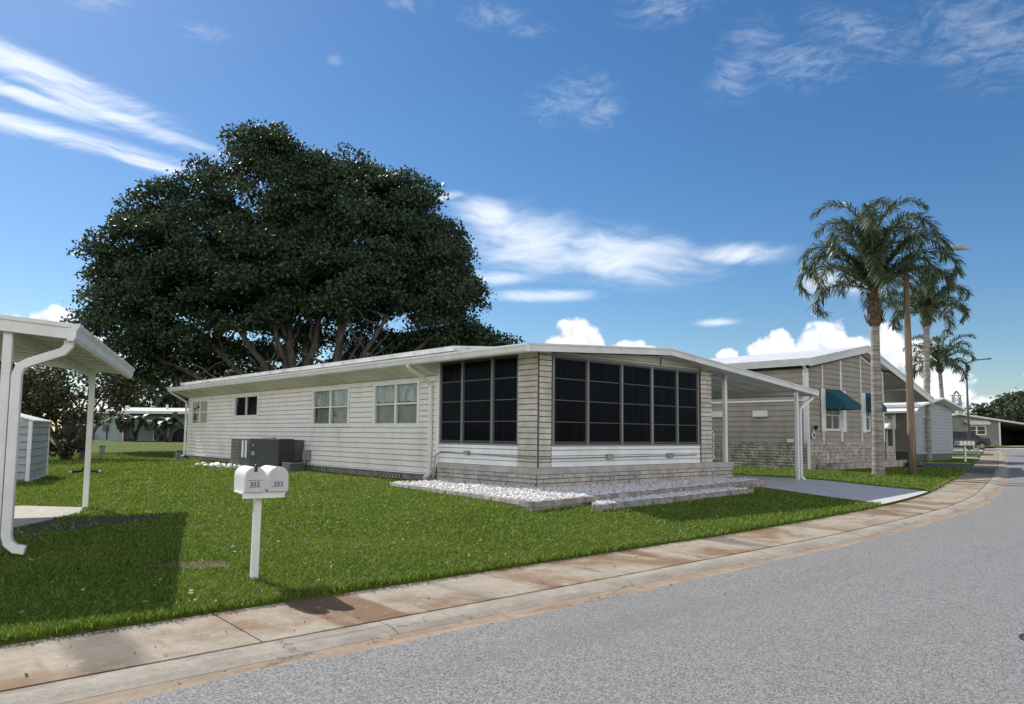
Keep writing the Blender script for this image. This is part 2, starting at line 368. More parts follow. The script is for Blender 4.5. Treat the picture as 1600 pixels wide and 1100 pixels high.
def concmat(name, base, stain, amt, vs=(1,1,1), sc=.8, dark=(.16,.14,.12), lin=.3, bands=0.0):
    m = bpy.data.materials.new(name); m.use_nodes = True; t = m.node_tree; b = NB(t); p = t.nodes['Principled BSDF']
    oc = b.n('ShaderNodeTexCoord').outputs['Object']
    v = b.mapping(oc, vs)
    n1 = b.noise(v, sc, 6, .62, .4); n2 = b.noise(b.vm('ADD', v, (31, 7, 0)), sc*.8, 6, .68, .6); fine = b.noise(oc, 60, 4, .75); med = b.noise(oc, 7, 5, .7)
    c = b.mix(b.smooth(med, .3, .7), tuple(q*.78 for q in base), base)
    c = b.mix(b.m('MULTIPLY', b.smooth(n1, .44, .66), amt), c, stain)
    c = b.mix(b.m('MULTIPLY', b.smooth(n2, .54, .72), lin), c, dark)
    if bands:
        bx = b.noise(b.mapping(oc, (1.5, .22, 1), (0, 0, R(-14))), 1.0, 4, .55)
        c = b.mix(b.m('MULTIPLY', b.smooth(bx, .56, .66), bands), c, (.17,.09,.045))
        bx = b.noise(b.mapping(oc, (1.1, .18, 1), (0, 0, R(-18)), (5,2,0)), 1.0, 4, .55)
        c = b.mix(b.m('MULTIPLY', b.smooth(bx, .57, .68), bands*.8), c, (.10,.085,.07))
    c = b.mix(b.m('MULTIPLY', b.smooth(fine, .5, .75), .45), c, tuple(q*.5 for q in base))
    mott = b.noise(oc, 22, 6, .8); c = b.mix(b.m('MULTIPLY', b.smooth(mott, .53, .68), .5 if lin > .35 else .2), c, tuple(q*.38 for q in base))
    mot2 = b.noise(b.vm('ADD', oc, (4, 9, 0)), 9, 6, .75); c = b.mix(b.m('MULTIPLY', b.smooth(mot2, .56, .70), .35 if lin > .35 else .1), c, tuple(min(1, q*1.45) for q in base))
    if lin > .35:
        vo = b.n('ShaderNodeTexVoronoi', feature='DISTANCE_TO_EDGE'); vo.inputs['Scale'].default_value = .55
        b.link(b.vm('ADD', oc, b.vm('MULTIPLY', b.comb(mot2, med), (.5, .5, 0))), vo.inputs['Vector'])
        crk = b.m('MULTIPLY', b.m('SUBTRACT', 1.0, b.smooth(vo.outputs['Distance'], .0, .010)), b.smooth(n2, .50, .56))
        c = b.mix(b.m('MULTIPLY', crk, .75), c, (.04,.033,.028))
    b.link(c, p.inputs['Base Color']); p.inputs['Roughness'].default_value = .85; p.inputs['Specular IOR Level'].default_value = .25
    bn = b.n('ShaderNodeBump'); bn.inputs['Strength'].default_value = .35; bn.inputs['Distance'].default_value = .01
    b.link(fine, bn.inputs['Height']); b.link(bn.outputs[0], p.inputs['Normal'])
    return m
WALKM = concmat('stained_sidewalk', (.38,.33,.255), (.20,.115,.055), .9, bands=.9, sc=1.0, lin=.6)
CURBM = concmat('old_curb', (.38,.34,.28), (.22,.18,.14), .6, (.6,1.5,1), 1.6, (.12,.10,.085), .6)
GUTTM = concmat('gutter_stained', (.38,.30,.22), (.31,.18,.10), .75, (.5,5,1), 1.3, (.15,.11,.085), .6)
DRIVEM = concmat('painted_driveway', (.56,.56,.55), (.48,.48,.47), .5, sc=.7, dark=(.22,.24,.27), lin=.25)
PALEC = concmat('pale_concrete', (.46,.43,.38), (.36,.31,.25), .5)
DARKD = concmat('dark_driveway', (.10,.10,.105), (.075,.07,.07), .5)
def asphaltmat():
    m = bpy.data.materials.new('asphalt'); m.use_nodes = True; t = m.node_tree; b = NB(t); p = t.nodes['Principled BSDF']
    oc = b.n('ShaderNodeTexCoord').outputs['Object']
    n = b.noise(oc, 55, 5, .8); n2 = b.noise(oc, 150, 3, .8); big = b.noise(oc, .35, 4, .5)
    vo = b.n('ShaderNodeTexVoronoi'); vo.inputs['Scale'].default_value = 95; b.link(oc, vo.inputs['Vector'])
    sp = b.n('ShaderNodeSeparateColor'); b.link(vo.outputs['Color'], sp.inputs[0])
    f = b.m('ADD', b.m('MULTIPLY', sp.outputs[0], .45), b.m('ADD', b.m('MULTIPLY', n, .5), b.m('MULTIPLY', n2, .35)))
    c = b.mix(b.smooth(f, .36, 1.0), (.085,.085,.082), (.35,.347,.335))
    c = b.mix(b.m('MULTIPLY', b.smooth(big, .35, .7), .30), c, (.19,.188,.182))
    streak = b.noise(b.mapping(oc, (.10, 1.3, 1), (0, 0, R(-4))), 1.0, 4, .6); patch = b.noise(oc, 1.3, 5, .7)
    c = b.mix(b.m('MULTIPLY', b.smooth(streak, .52, .70), .22), c, (.13,.128,.122))
    c = b.mix(b.m('MULTIPLY', b.smooth(patch, .60, .74), .25), c, (.30,.29,.27))
    spots = b.noise(oc, 4.3, 3, .5); c = b.mix(b.m('MULTIPLY', b.smooth(spots, .72, .76), .55), c, (.06,.055,.05))
    b.link(c, p.inputs['Base Color']); p.inputs['Roughness'].default_value = .85; p.inputs['Specular IOR Level'].default_value = .3
    bn = b.n('ShaderNodeBump'); bn.inputs['Strength'].default_value = .5; bn.inputs['Distance'].default_value = .008
    b.link(f, bn.inputs['Height']); b.link(bn.outputs[0], p.inputs['Normal'])
    return m
ASPH = asphaltmat()

def grid_sheet(name, xs, ys, zf, mat, keep=None):
    X, Y = np.meshgrid(xs, ys, indexing='ij'); Z = zf(X, Y); nx, ny = X.shape
    V = np.stack([X, Y, Z], -1).reshape(-1, 3)
    i, j = np.meshgrid(np.arange(nx-1), np.arange(ny-1), indexing='ij'); a = (i*ny+j).ravel()
    F = np.stack([a, a+ny, a+ny+1, a+1], 1)
    return np_mesh(name, V, F, mat)

# lawn sheet: follows the pavement edge, runs back to the far yards
def lawn_sheet():
    ds = np.concatenate([[0, .03], np.linspace(.25, 8, 28), np.linspace(9, 60, 36), [70, 90, 130, 220, 400]])
    sel = DP[DP[:,0] < 79.0]; xs = np.unique(np.concatenate([np.linspace(-70, 79, 300)])); V = []
    n = len(ds)
    for x in xs:
        y0 = yi(x); k = np.sqrt(1-slope(x)**2)
        ys = y0+ds/k; z = lawn_z(np.full(n, x), ys); z[0] = z[0]-.10
        V.append(np.stack([np.full(n, x), ys, z], 1))
    V = np.concatenate(V); m = len(xs); i, j = np.meshgrid(np.arange(m-1), np.arange(n-1), indexing='ij'); a = (i*n+j).ravel()
    return struct(np_mesh('lawn', V, np.stack([a, a+n, a+n+1, a+1], 1), GROUND, smooth=True))
lawn_sheet()
mb = MB(); mb.add([(-3000,-3000,-.9),(3000,-3000,-.9),(3000,3000,-.9),(-3000,3000,-.9)], [(0,1,2,3)])
struct(mb.build('ground', GROUND))
def far_ground():
    "land beyond the bend and behind the lots"
    mb = MB(); mb.add([(96,16,.44),(260,0,.3),(420,160,.3),(300,420,.2),(79,420,.30),(84.5,60,.44),(88,34,.45)], [(0,1,2,3,4,5,6)])
    return struct(mb.build('far_ground', GROUND))
far_ground()

# pavement slabs with open joints, rolled curb, gutter, asphalt
def slabs(name, o0, o1, z0, z1, mat, L, start, gap=.014, crown=None):
    tot = ARC[-1]; s = start % L; edges = np.arange(s, tot, L); mb = MB()
    def at(q):
        i = int(np.clip(np.searchsorted(ARC, q)-1, 0, len(DP)-2)); t = (q-ARC[i])/(ARC[i+1]-ARC[i])
        return DP[i]*(1-t)+DP[i+1]*t, DN[i]*(1-t)+DN[i+1]*t
    for a, e in zip(edges[:-1], edges[1:]):
        prof = crown or [(o0, z0), (o1, z1)]; n = len(prof); ks = 3; V = []
        for k in range(ks+1):
            q, nn = at(a+gap/2+(e-a-gap)*k/ks); zz = float(ze(q[0]))
            jit = 0
            V += [(q[0]-nn[0]*o, q[1]-nn[1]*o, zz+z) for o, z in prof]
        base = len(V)
        V2 = [(v[0], v[1], v[2]-.09) for v in V]
        F = [(k*n+j, (k+1)*n+j, (k+1)*n+j+1, k*n+j+1) for k in range(ks) for j in range(n-1)]
        F += [(j, j+1, base+j+1, base+j) for j in range(n-1)]+[(ks*n+j+1, ks*n+j, base+ks*n+j, base+ks*n+j+1) for j in range(n-1)]
        F += [(k*n, base+k*n, base+(k+1)*n, (k+1)*n) for k in range(ks)]+[(k*n+n-1, (k+1)*n+n-1, base+(k+1)*n+n-1, base+k*n+n-1) for k in range(ks)]
        mb.add(V+V2, F)
    return struct(mb.build(name, mat))
off0 = float(np.interp(2.45, DP[:,0], ARC))
slabs('sidewalk', .01, 1.08, -.045, -.06, WALKM, 3.05, off0)
slabs('curb', 0, 0, 0, 0, CURBM, 3.05, off0+1.0, .010, [(1.10,-.066),(1.13,-.057),(1.26,-.057),(1.36,-.070),(1.45,-.094)])
strip('gutter', [(1.45,-.096),(1.54,-.114),(1.62,-.120),(1.80,-.116)], GUTTM)
strip('sidewalk_bed', [(0,-.13),(1.46,-.13)], MORTAR)
def road():
    offs = [1.60,1.9,3,5,7,9.6]; zs = [-.112,-.108,-.10,-.08,-.10,-.12]; mb = MB(); V = []; q = np.arange(0, ARC[-1], .11); m_ = q < 60
    q = np.concatenate([q[(q > 55) & (q < 110)], []]) if False else np.unique(np.concatenate([np.arange(0, 62, 3.0), np.arange(62, 100, .12), np.arange(100, ARC[-1], 1.0)]))
    X = np.interp(q, ARC, DP[:,0]); Y = np.interp(q, ARC, DP[:,1]); NXv = np.interp(q, ARC, DN[:,0]); NYv = np.interp(q, ARC, DN[:,1])
    jit = .030*np.sin(q*1.1+np.sin(q*.7)*2)+.018*np.sin(q*3.7+1)+rng.uniform(-.008,.008,len(q))
    for a in range(len(q)):
        for k, (o, z) in enumerate(zip(offs, zs)):
            oo = o+(jit[a] if k == 0 else 0); V.append((X[a]-NXv[a]*oo, Y[a]-NYv[a]*oo, float(ze(X[a]))+z))
    n = len(offs); mb.add(V, [(a*n+k, (a+1)*n+k, (a+1)*n+k+1, a*n+k+1) for a in range(len(q)-1) for k in range(n-1)])
    struct(mb.build('road', ASPH))
road()
strip('far_gutter', [(9.55,-.122),(9.9,-.118),(10.1,-.05),(10.2,-.05)], CURBM)
strip('far_sidewalk', [(10.22,-.05),(11.4,-.03)], WALKM)
strip('far_verge', [(11.42,0.0),(14,.05),(30,.1),(90,0)], GROUND, 0, int(np.searchsorted(DP[:,0], 74)))

# driveways follow the lawn level just above it
def drive(name, x0, x1, d0, d1, mat, skew=0.0, dz=.034):
    xs = np.linspace(0, 1, 10); ds = np.linspace(d0, d1, 36)
    V = []
    for t in xs:
        for d in ds:
            x = x0+(x1-x0)*t+skew*(d-d0); y = yi(x)+d
            V.append((x, y, float(lawn_z(x, y))+(dz if d > .3 else .004+.03*d/.3)))
    n = len(ds); F = [(a*n+k, (a+1)*n+k, (a+1)*n+k+1, a*n+k+1) for a in range(len(xs)-1) for k in range(n-1)]
    mb = MB(); mb.add(V, F); return struct(mb.build(name, mat))
drive('driveway', 18.15, 23.25, 0, 26, DRIVEM)
drive('driveway', 38.6, 43.4, 0, 20, DARKD)
drive('sidewalk_patch', 37.0, 42.2, -1.05, -.02, DARKD, dz=.0) if False else None
drive('driveway', 55.2, 57.0, 0, 16, PALEC)
drive('driveway', 63.0, 66.8, 0, 12, PALEC)
drive('driveway', 71.0, 77.5, 0, 16, PALEC)
def patch():
    mb = MB(); xs = np.linspace(36.2, 41.6, 8)
    V = []
    for x in xs:
        for o, z in ((.02,-.040),(1.05,-.055)):
            i = int(np.argmin(abs(DP[:,0]-x))); q = DP[i]-DN[i]*o; V.append((q[0], q[1], float(ze(q[0]))+z))
    mb.add(V, [(a*2, a*2+2, a*2+3, a*2+1) for a in range(7)]); struct(mb.build('sidewalk_patch', DARKD))
patch()
mb = MB(); mb.box((99.5,22.0,.30),(106,25.4,.47)); struct(mb.build('concrete_apron', PALEC))

# ------------------------------------------------------------------ generic builders
def siding(frame, u0, u1, z0, z1, mat, name, parent, off, course=.15, openings=(), lap=.016, top=None, shadow_h=.012):
    """frame(u, out, z) -> point. Lapped courses cut round the openings (u0,u1,z0,z1). top(u) clips the upper edge."""
    mb = MB(); shm = MB(); z = z0
    while z < z1-1e-4:
        zt = min(z+course, z1); cuts = sorted({z, zt}|{q for o in openings for q in o[2:4] if z+1e-4 < q < zt-1e-4})
        for a, e in zip(cuts[:-1], cuts[1:]):
            zm = (a+e)/2; segs = [(u0, u1)]
            for o in openings:
                if o[2] < zm < o[3]:
                    ns = []
                    for s0, s1 in segs:
                        if o[1] <= s0 or o[0] >= s1: ns.append((s0, s1)); continue
                        if o[0] > s0: ns.append((s0, o[0]))
                        if o[1] < s1: ns.append((o[1], s1))
                    segs = ns
            for s0, s1 in segs:
                nseg = 1 if top is None else max(1, int((s1-s0)/.4))
                for k in range(nseg):
                    p0 = s0+(s1-s0)*k/nseg; p1 = s0+(s1-s0)*(k+1)/nseg
                    ta = min(e, top(p0)) if top else e; tb = min(e, top(p1)) if top else e
                    if ta <= a and tb <= a: continue
                    ta = max(ta, a); tb = max(tb, a)
                    f = lambda q: lap*(1-(q-z)/course)
                    mb.add([frame(p0, f(a), a), frame(p1, f(a), a), frame(p1, f(tb), tb), frame(p0, f(ta), ta)], [(0,1,2,3)])
                    if abs(a-z) < 1e-4:
                        mb.add([frame(p0, 0, a), frame(p1, 0, a), frame(p1, f(a), a), frame(p0, f(a), a)], [(0,1,2,3)])
                        if shadow_h: g = shadow_h; shm.add([frame(p0, f(a)+.0015, a-.001), frame(p1, f(a)+.0015, a-.001), frame(p1, f(a)*.95+.0015, a+g), frame(p0, f(a)*.95+.0015, a+g)], [(0,1,2,3)])
        z = zt
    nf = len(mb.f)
    if shadow_h: mb.add(shm.v, shm.f)
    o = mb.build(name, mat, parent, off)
    if shadow_h:
        o.data.materials.append(LAPSHADOW); mi = np.zeros(len(mb.f), np.int32); mi[nf:] = 1; o.data.polygons.foreach_set('material_index', mi)
    return o
LAPSHADOW = pmat('painted_lap_shadow', (.17,.165,.15), .8, .15, 3)  # dark strips paint in the shadow line at the foot of each lap

def fbox(mb, fr, u0, u1, o0, o1, z0, z1):
    mb.hexa([fr(u0,o0,z0), fr(u1,o0,z0), fr(u1,o1,z0), fr(u0,o1,z0), fr(u0,o0,z1), fr(u1,o0,z1), fr(u1,o1,z1), fr(u0,o1,z1)])

def window(fr, u0, u1, z0, z1, parent, off, frame_mat, cols=2, rows=2, fw=.06, curtain=None, mull=.05, proud=.035, glass=None, sill=False):
    mb = MB()
    fbox(mb, fr, u0, u0+fw, -.06, proud, z0, z1); fbox(mb, fr, u1-fw, u1, -.06, proud, z0, z1)
    fbox(mb, fr, u0+fw, u1-fw, -.06, proud-.002, z0, z0+fw); fbox(mb, fr, u0+fw, u1-fw, -.06, proud-.002, z1-fw, z1)
    W = (u1-u0-2*fw)/cols
    for c in range(1, cols): fbox(mb, fr, u0+fw+W*c-mull/2, u0+fw+W*c+mull/2, -.05, proud-.006, z0+fw, z1-fw)
    H = (z1-z0-2*fw)/rows
    for r in range(1, rows): fbox(mb, fr, u0+fw, u1-fw, -.045, proud-.012, z0+fw+H*r-.022, z0+fw+H*r+.022)
    f = mb.build('window', frame_mat, parent, off, bevel=.004)
    g = MB(); g.add([fr(u0+fw-.01,-.008,z0+fw-.01), fr(u1-fw+.01,-.008,z0+fw-.01), fr(u1-fw+.01,-.008,z1-fw+.01), fr(u0+fw-.01,-.008,z1-fw+.01)], [(0,1,2,3)]); g.build('pane', glass or GLASS, f, off)
    r = MB()  # dim room behind, open to the front
    a, b_, c, d = u0+.01, u1-.01, z0+.01, z1-.01
    P = lambda u, o, z: fr(u, o, z)
    r.add([P(a,-.03,c),P(b_,-.03,c),P(b_,-.03,d),P(a,-.03,d),P(a,-.6,c),P(b_,-.6,c),P(b_,-.6,d),P(a,-.6,d)], [(4,5,6,7),(0,1,5,4),(2,3,7,6),(1,2,6,5),(3,0,4,7)])
    r.build('room', ROOM, f, off)
    if curtain:
        zc0 = z0+fw+(z1-z0)*curtain[0]; cm = MB(); N = 60; V = []
        for i in range(N+1):
            u = u0+fw+(u1-u0-2*fw)*i/N; o = -.07+.018*math.sin(i*1.9)
            scal = .04*abs(math.sin(i*math.pi/15))
            V += [P(u, o, zc0-scal), P(u, o, z1-fw)]
        cm.add(V, [(2*i, 2*i+2, 2*i+3, 2*i+1) for i in range(N)]); cm.build('curtain', CURTAIN, f, off)
        if len(curtain) > 1:
            sm = MB(); fbox(sm, fr, u0+fw, u1-fw, -.10, -.095, z0+fw, z1-fw); sm.build('shade', SHADE, f, off)
    return f

def bricks(fr, u0, u1, z0, z1, name, mat, parent, off, L=.40, H=.10, gap=.018, proud=.018, jit=.004, rough=0, seed=1, back=True, offset=.5):
    rr = random.Random(seed); mb = MB(); rows = max(1, round((z1-z0)/H)); h = (z1-z0)/rows
    for r in range(rows):
        u = u0-(L*offset if r % 2 else 0)
        while u < u1-1e-4:
            l = L*(1+rr.uniform(-.25, .25)*(1 if rough else .05)); a = max(u, u0)+gap/2; e = min(u+l, u1)-gap/2; u += l
            if e-a < .02: continue
            o = proud+rr.uniform(-jit, jit); za = z0+r*h+gap/2; zb = z0+(r+1)*h-gap/2
            if not rough: fbox(mb, fr, a, e, 0, o, za, zb)
            else:
                nu = max(2, int((e-a)/.07)); nz = 3; V = []
                for i in range(nu+1):
                    for k in range(nz+1):
                        ed = (i in (0, nu)) or (k in (0, nz))
                        V.append(fr(a+(e-a)*i/nu, 0.012 if ed else o+rr.uniform(-rough, rough), za+(zb-za)*k/nz))
                mb.add(V, [(i*(nz+1)+k, (i+1)*(nz+1)+k, (i+1)*(nz+1)+k+1, i*(nz+1)+k+1) for i in range(nu) for k in range(nz)])
    o = mb.build(name, mat, parent, off, bevel=0 if rough else .004)
    if back:
        m2 = MB(); fbox(m2, fr, u0, u1, -.05, .008, z0, z1); m2.build('mortar', MORTAR, o, off)
    return o

# ================================================================== MAIN HOME
HX, HY = 11.26, 11.66; OFF = (HX, HY, 0)
home = thing('mobile_home', 'long white clapboard home with dark screened front room and open carport on its right', 'house', OFF)
L_ = lambda u, o, z: (HX-o, u, z)      # left wall frame, u = Y, out = -X
F_ = lambda u, o, z: (u, HY-o, z)      # front wall frame, u = X, out = -Y
B_ = lambda m, n, mat, **k: m.build(n, mat, home, OFF, **k)
wins = [(31.84,33.95,1.50,2.66),(26.70,29.03,1.80,2.68),(19.91,22.36,1.43,2.70),(16.18,18.54,1.41,2.73)]
opn = [(a+.03, b-.03, c+.03, d-.03) for a, b, c, d in wins]
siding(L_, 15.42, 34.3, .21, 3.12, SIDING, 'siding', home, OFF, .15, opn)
# corner trims
m = MB(); fbox(m, L_, 15.30, 15.42, -.02, .03, .47, 3.12); fbox(m, L_, 34.3, 34.38, -.1, .03, .15, 3.1); fbox(m, L_, 15.42, 34.3, -.01, .022, .175, .212); B_(m, 'trim', TRIM, bevel=.004)
window(L_, *wins[0], home, OFF, TRIM, 2, 2, .12, None, .11)
window(L_, *wins[1], home, OFF, TRIM, 2, 1, .09, None, .05)
window(L_, *wins[2], home, OFF, TRIM, 2, 2, .11, (.48, 1), .09)
window(L_, *wins[3], home, OFF, TRIM, 2, 2, .12, (.48, 1), .09)
# block skirting with vents of pierced blocks
m = MB(); m.box((HX+.05, 15.4, -.3), (HX+.2, 34.25, .2)); B_(m, 'skirting', SKIRT)
for y0, n in ((17.1, 4), (21.4, 3), (29.9, 2)):
    m = MB(); m.box((HX+.044, y0-.02, -.01), (HX+.052, y0+.34*n, .16)); v_ = B_(m, 'foundation_vent', BLACK); m = MB()
    for i in range(n):
        yy = y0+i*.34
        for a, b_ in (((yy,.0),(yy+.15,.15)), ((yy+.15,.0),(yy,.15)), ((yy+.17,.0),(yy+.32,.15)), ((yy+.32,.0),(yy+.17,.15))):
            m.tube([(HX+.038, a[0], a[1]), (HX+.038, b_[0], b_[1])], .016, 5)
    m.build('vent_grille', STUCCO, v_, OFF)
# front room, left face: screens, siding band, block base, ledge
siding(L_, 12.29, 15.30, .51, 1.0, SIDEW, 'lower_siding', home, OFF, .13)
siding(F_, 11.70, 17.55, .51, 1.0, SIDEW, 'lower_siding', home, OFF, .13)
bricks(L_, 11.66, 15.36, -.04, .37, 'block_base', BRICK, home, OFF, seed=3)
bricks(F_, 11.245, 19.2, -.14, .37, 'block_base', BRICK, home, OFF, H=.1, seed=4)
m = MB(); m.box((HX-.035, 11.62, .37), (HX+.1, 15.36, .51)); m.box((HX+.1, 11.62, .37), (19.24, 11.9, .51)); m.box((18.1, 11.9, .37), (19.24, 14.5, .507)); B_(m, 'ledge', STUCCO, bevel=.008)
bricks(lambda u, o, z: (19.2+o, u, z), 11.66, 14.5, -.14, .37, 'block_base', BRICK, home, OFF, seed=9)
bricks(L_, 11.645, 12.29, .51, 3.10, 'brick_column', BRICKC, home, OFF, L=3, H=.128, gap=.020, seed=5, offset=0)
bricks(F_, 11.29, 11.69, .51, 3.18, 'brick_column', BRICKC, home, OFF, L=3, H=.128, gap=.020, seed=6, offset=0)
bricks(F_, 17.60, 18.14, .51, 3.22, 'brick_column', BRICKC, home, OFF, L=3, H=.128, gap=.020, seed=7, offset=0)
bricks(lambda u, o, z: (18.14+o, u, z), 11.68, 12.6, .51, 3.2, 'brick_column', BRICKC, home, OFF, L=3, H=.128, gap=.020, seed=8, offset=0)
def screen_bay(fr, u0, u1, z0, z1, vlab=None):
    mb = MB(); t = .045
    fbox(mb, fr, u0, u0+t, -.05, -.01, z0, z1); fbox(mb, fr, u1-t, u1, -.05, -.01, z0, z1)
    fbox(mb, fr, u0+t, u1-t, -.05, -.012, z0, z0+t); fbox(mb, fr, u0+t, u1-t, -.05, -.012, z1-t, z1)
    f = mb.build('screen_window', SFRAME, home, OFF)
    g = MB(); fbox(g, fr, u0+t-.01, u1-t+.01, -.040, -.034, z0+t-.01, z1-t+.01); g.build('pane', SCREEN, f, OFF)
    h = (z1-z0)/4
    for k in (1, 2, 3): g = MB(); fbox(g, fr, u0+t, u1-t, -.034, -.018, z0+h*k-.010, z0+h*k+.010); g.build('rail', RAIL, f, OFF)
W0, W1 = 1.03, 3.06
eL = [15.28, 14.37, 13.22, 12.29]; eF = [11.75, 12.92, 14.18, 15.40, 16.51, 17.49]
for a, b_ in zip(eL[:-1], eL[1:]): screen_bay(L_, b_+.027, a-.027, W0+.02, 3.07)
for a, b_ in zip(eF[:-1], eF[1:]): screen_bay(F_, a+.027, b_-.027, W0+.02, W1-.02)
m = MB()
for u in eL: fbox(m, L_, u-.026, u+.026, -.05, .012, W0, 3.14)
for i, u in enumerate(eF): w = .045 if i == 3 else .026; fbox(m, F_, u-w, u+w, -.05, .012, W0, W1)
fbox(m, L_, 12.25, 15.32, -.05, .02, .99, W0); fbox(m, F_, 11.71, 17.55, -.05, .02, .99, W0); fbox(m, F_, 11.70, 17.55, -.05, .010, W1-.02, W1+.045)
B_(m, 'mullion', MULL)
# inner dark boards behind the screens keep the light out
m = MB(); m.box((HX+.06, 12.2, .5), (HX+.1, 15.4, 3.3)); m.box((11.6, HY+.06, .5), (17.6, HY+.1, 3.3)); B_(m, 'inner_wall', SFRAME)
# gable infill
def rz(x):   # underside of roof over the front wall
    return 3.005+(x-10.43)*.0624 if x < 15.56 else 3.325-(x-15.56)*.0862
m = MB(); pts = [(11.28, 3.09), (11.70, W1+.04), (17.6, W1+.04), (18.14, 3.0)]
m.add([(11.28, HY+.02, 3.04),(18.14, HY+.02, 3.04),(18.14, HY+.02, rz(18.14)+.02),(15.56, HY+.02, rz(15.56)+.02),(11.28, HY+.02, rz(11.28)+.03)], [(0,1,2,3,4)])
B_(m, 'gable_panel', GABLE)
m = MB(); fbox(m, F_, 15.78, 15.80, -.02, .004, 3.11, 3.3); fbox(m, F_, 11.7, 17.6, -.02, -.004, 3.16, 3.166); B_(m, 'gable_seam', SFRAME)
# carport side wall, back wall and floor of the carport side
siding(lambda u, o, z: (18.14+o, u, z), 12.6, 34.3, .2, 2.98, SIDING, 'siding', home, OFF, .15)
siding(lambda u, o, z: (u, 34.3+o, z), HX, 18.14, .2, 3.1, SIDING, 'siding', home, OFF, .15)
m = MB(); m.box((17.9, 12.6, -.3), (18.1, 34.25, .2)); m.box((HX+.1, 34.1, -.3), (18.0, 34.25, .2)); B_(m, 'skirting', SKIRT)
# roof: one folded sheet, the right slope runs on over the carport
Y0, Y1 = 11.20, 34.8
top = [(10.50, 3.165), (15.56, 3.49), (23.62, 2.79)]
m = MB()
poly = top+[(23.62, 2.72), (15.56, 3.40), (10.50, 3.09)]
m.prism(poly, 'y', Y0, Y1)
k = Y0+.3
while k < Y1:      # pan seams
    for (xa, za), (xb, zb) in zip(top[:-1], top[1:]):
        m.hexa([(xa,k,za-.01),(xb,k,zb-.01),(xb,k+.02,zb-.01),(xa,k+.02,za-.01),(xa,k,za+.028),(xb,k,zb+.028),(xb,k+.02,zb+.028),(xa,k+.02,za+.028)])
    k += .61
B_(m, 'roof', ROOFW)
m = MB()
m.add([(10.46,15.36,3.02),(10.46,Y1,3.02),(HX+.02,Y1,2.765),(HX+.02,15.36,2.765)], [(0,1,2,3)])
m.add([(10.46,Y0+.04,3.02),(10.46,15.36,3.02),(HX+.1,15.36,3.10),(HX+.1,Y0+.04,3.10)], [(0,1,2,3)]); m.add([(10.46,15.36,3.02),(HX+.1,15.36,3.10),(HX+.02,15.36,2.765)], [(0,1,2)])
B_(m, 'soffit', SOFFIT)
k = 15.45
while k < 34.6:
    m = MB(); m.hexa([(10.50,k,2.985),(HX-.005,k,2.745),(HX-.005,k+.04,2.745),(10.50,k+.04,2.985),(10.50,k,3.01),(HX-.005,k,2.78),(HX-.005,k+.04,2.78),(10.50,k+.04,3.01)]); B_(m, 'soffit_batten', TRIM); k += 1.42
# carport ceiling pans
m = MB(); m.add([(15.6,Y0+.04,3.345),(15.6,Y1,3.345),(23.55,Y1,2.655),(23.55,Y0+.04,2.655)], [(0,1,2,3)])
k = Y0+.6
while k < Y1:
    m.hexa([(18.2,k,3.085),(23.5,k,2.63),(23.5,k+.02,2.63),(18.2,k+.02,3.085),(18.2,k,3.14),(23.5,k,2.68),(23.5,k+.02,2.68),(18.2,k+.02,3.14)]); k += .61
B_(m, 'carport_ceiling', FASC)
# front fascia with rolled lip, gutters
m = MB()
for (xa, za), (xb, zb) in zip([(10.43,3.185),(15.56,3.505)], [(15.56,3.505),(23.68,2.805)]):
    for ya, yb, zo0, zo1 in ((Y0-.03, Y0+.02, -.165, -.04), (Y0-.055, Y0+.02, -.042, .0), (Y0-.045, Y0+.02, -.18, -.163)):
        m.hexa([(xa,ya,za+zo0),(xb,ya,zb+zo0),(xb,yb,zb+zo0),(xa,yb,za+zo0),(xa,ya,za+zo1),(xb,ya,zb+zo1),(xb,yb,zb+zo1),(xa,yb,za+zo1)])
B_(m, 'fascia', FASC, bevel=.004)
m = MB()
m.prism([(10.53,3.00),(10.47,3.00),(10.44,3.03),(10.425,3.10),(10.405,3.14),(10.405,3.175),(10.425,3.175),(10.435,3.15),(10.53,3.15)], 'y', Y0-.05, Y1); B_(m, 'gutter', TRIM)
m = MB(); m.prism([(23.62,2.62),(23.70,2.62),(23.72,2.70),(23.74,2.78),(23.62,2.78)], 'y', Y0-.05, Y1); B_(m, 'gutter', TRIM)
m = MB(); m.box((10.52, Y1-.03, 3.0), (18.3, Y1+.02, 3.2)); B_(m, 'rear_fascia', FASC)
# raised main roof over the rear
def raised():
    m = MB(); xa, xb, xc = 10.95, 15.56, 19.0; za = 3.34; zb = 3.34+(xb-xa)*.0624; zc = zb-(xc-xb)*.0862
    poly = [(xa, za-.03), (xa, za+.09), (xb, zb+.14), (xc, zc+.10), (xc, zc-.1), (xb, zb-.1)]
    m.prism(poly, 'y', 14.35, 34.7); return m
B_(raised(), 'raised_roof', pmat('raised_roof_metal', (.62,.61,.59), .5, .1, 1.5, dirt=((.12,.11,.10), .8, 3.5, (1,.5,1))))
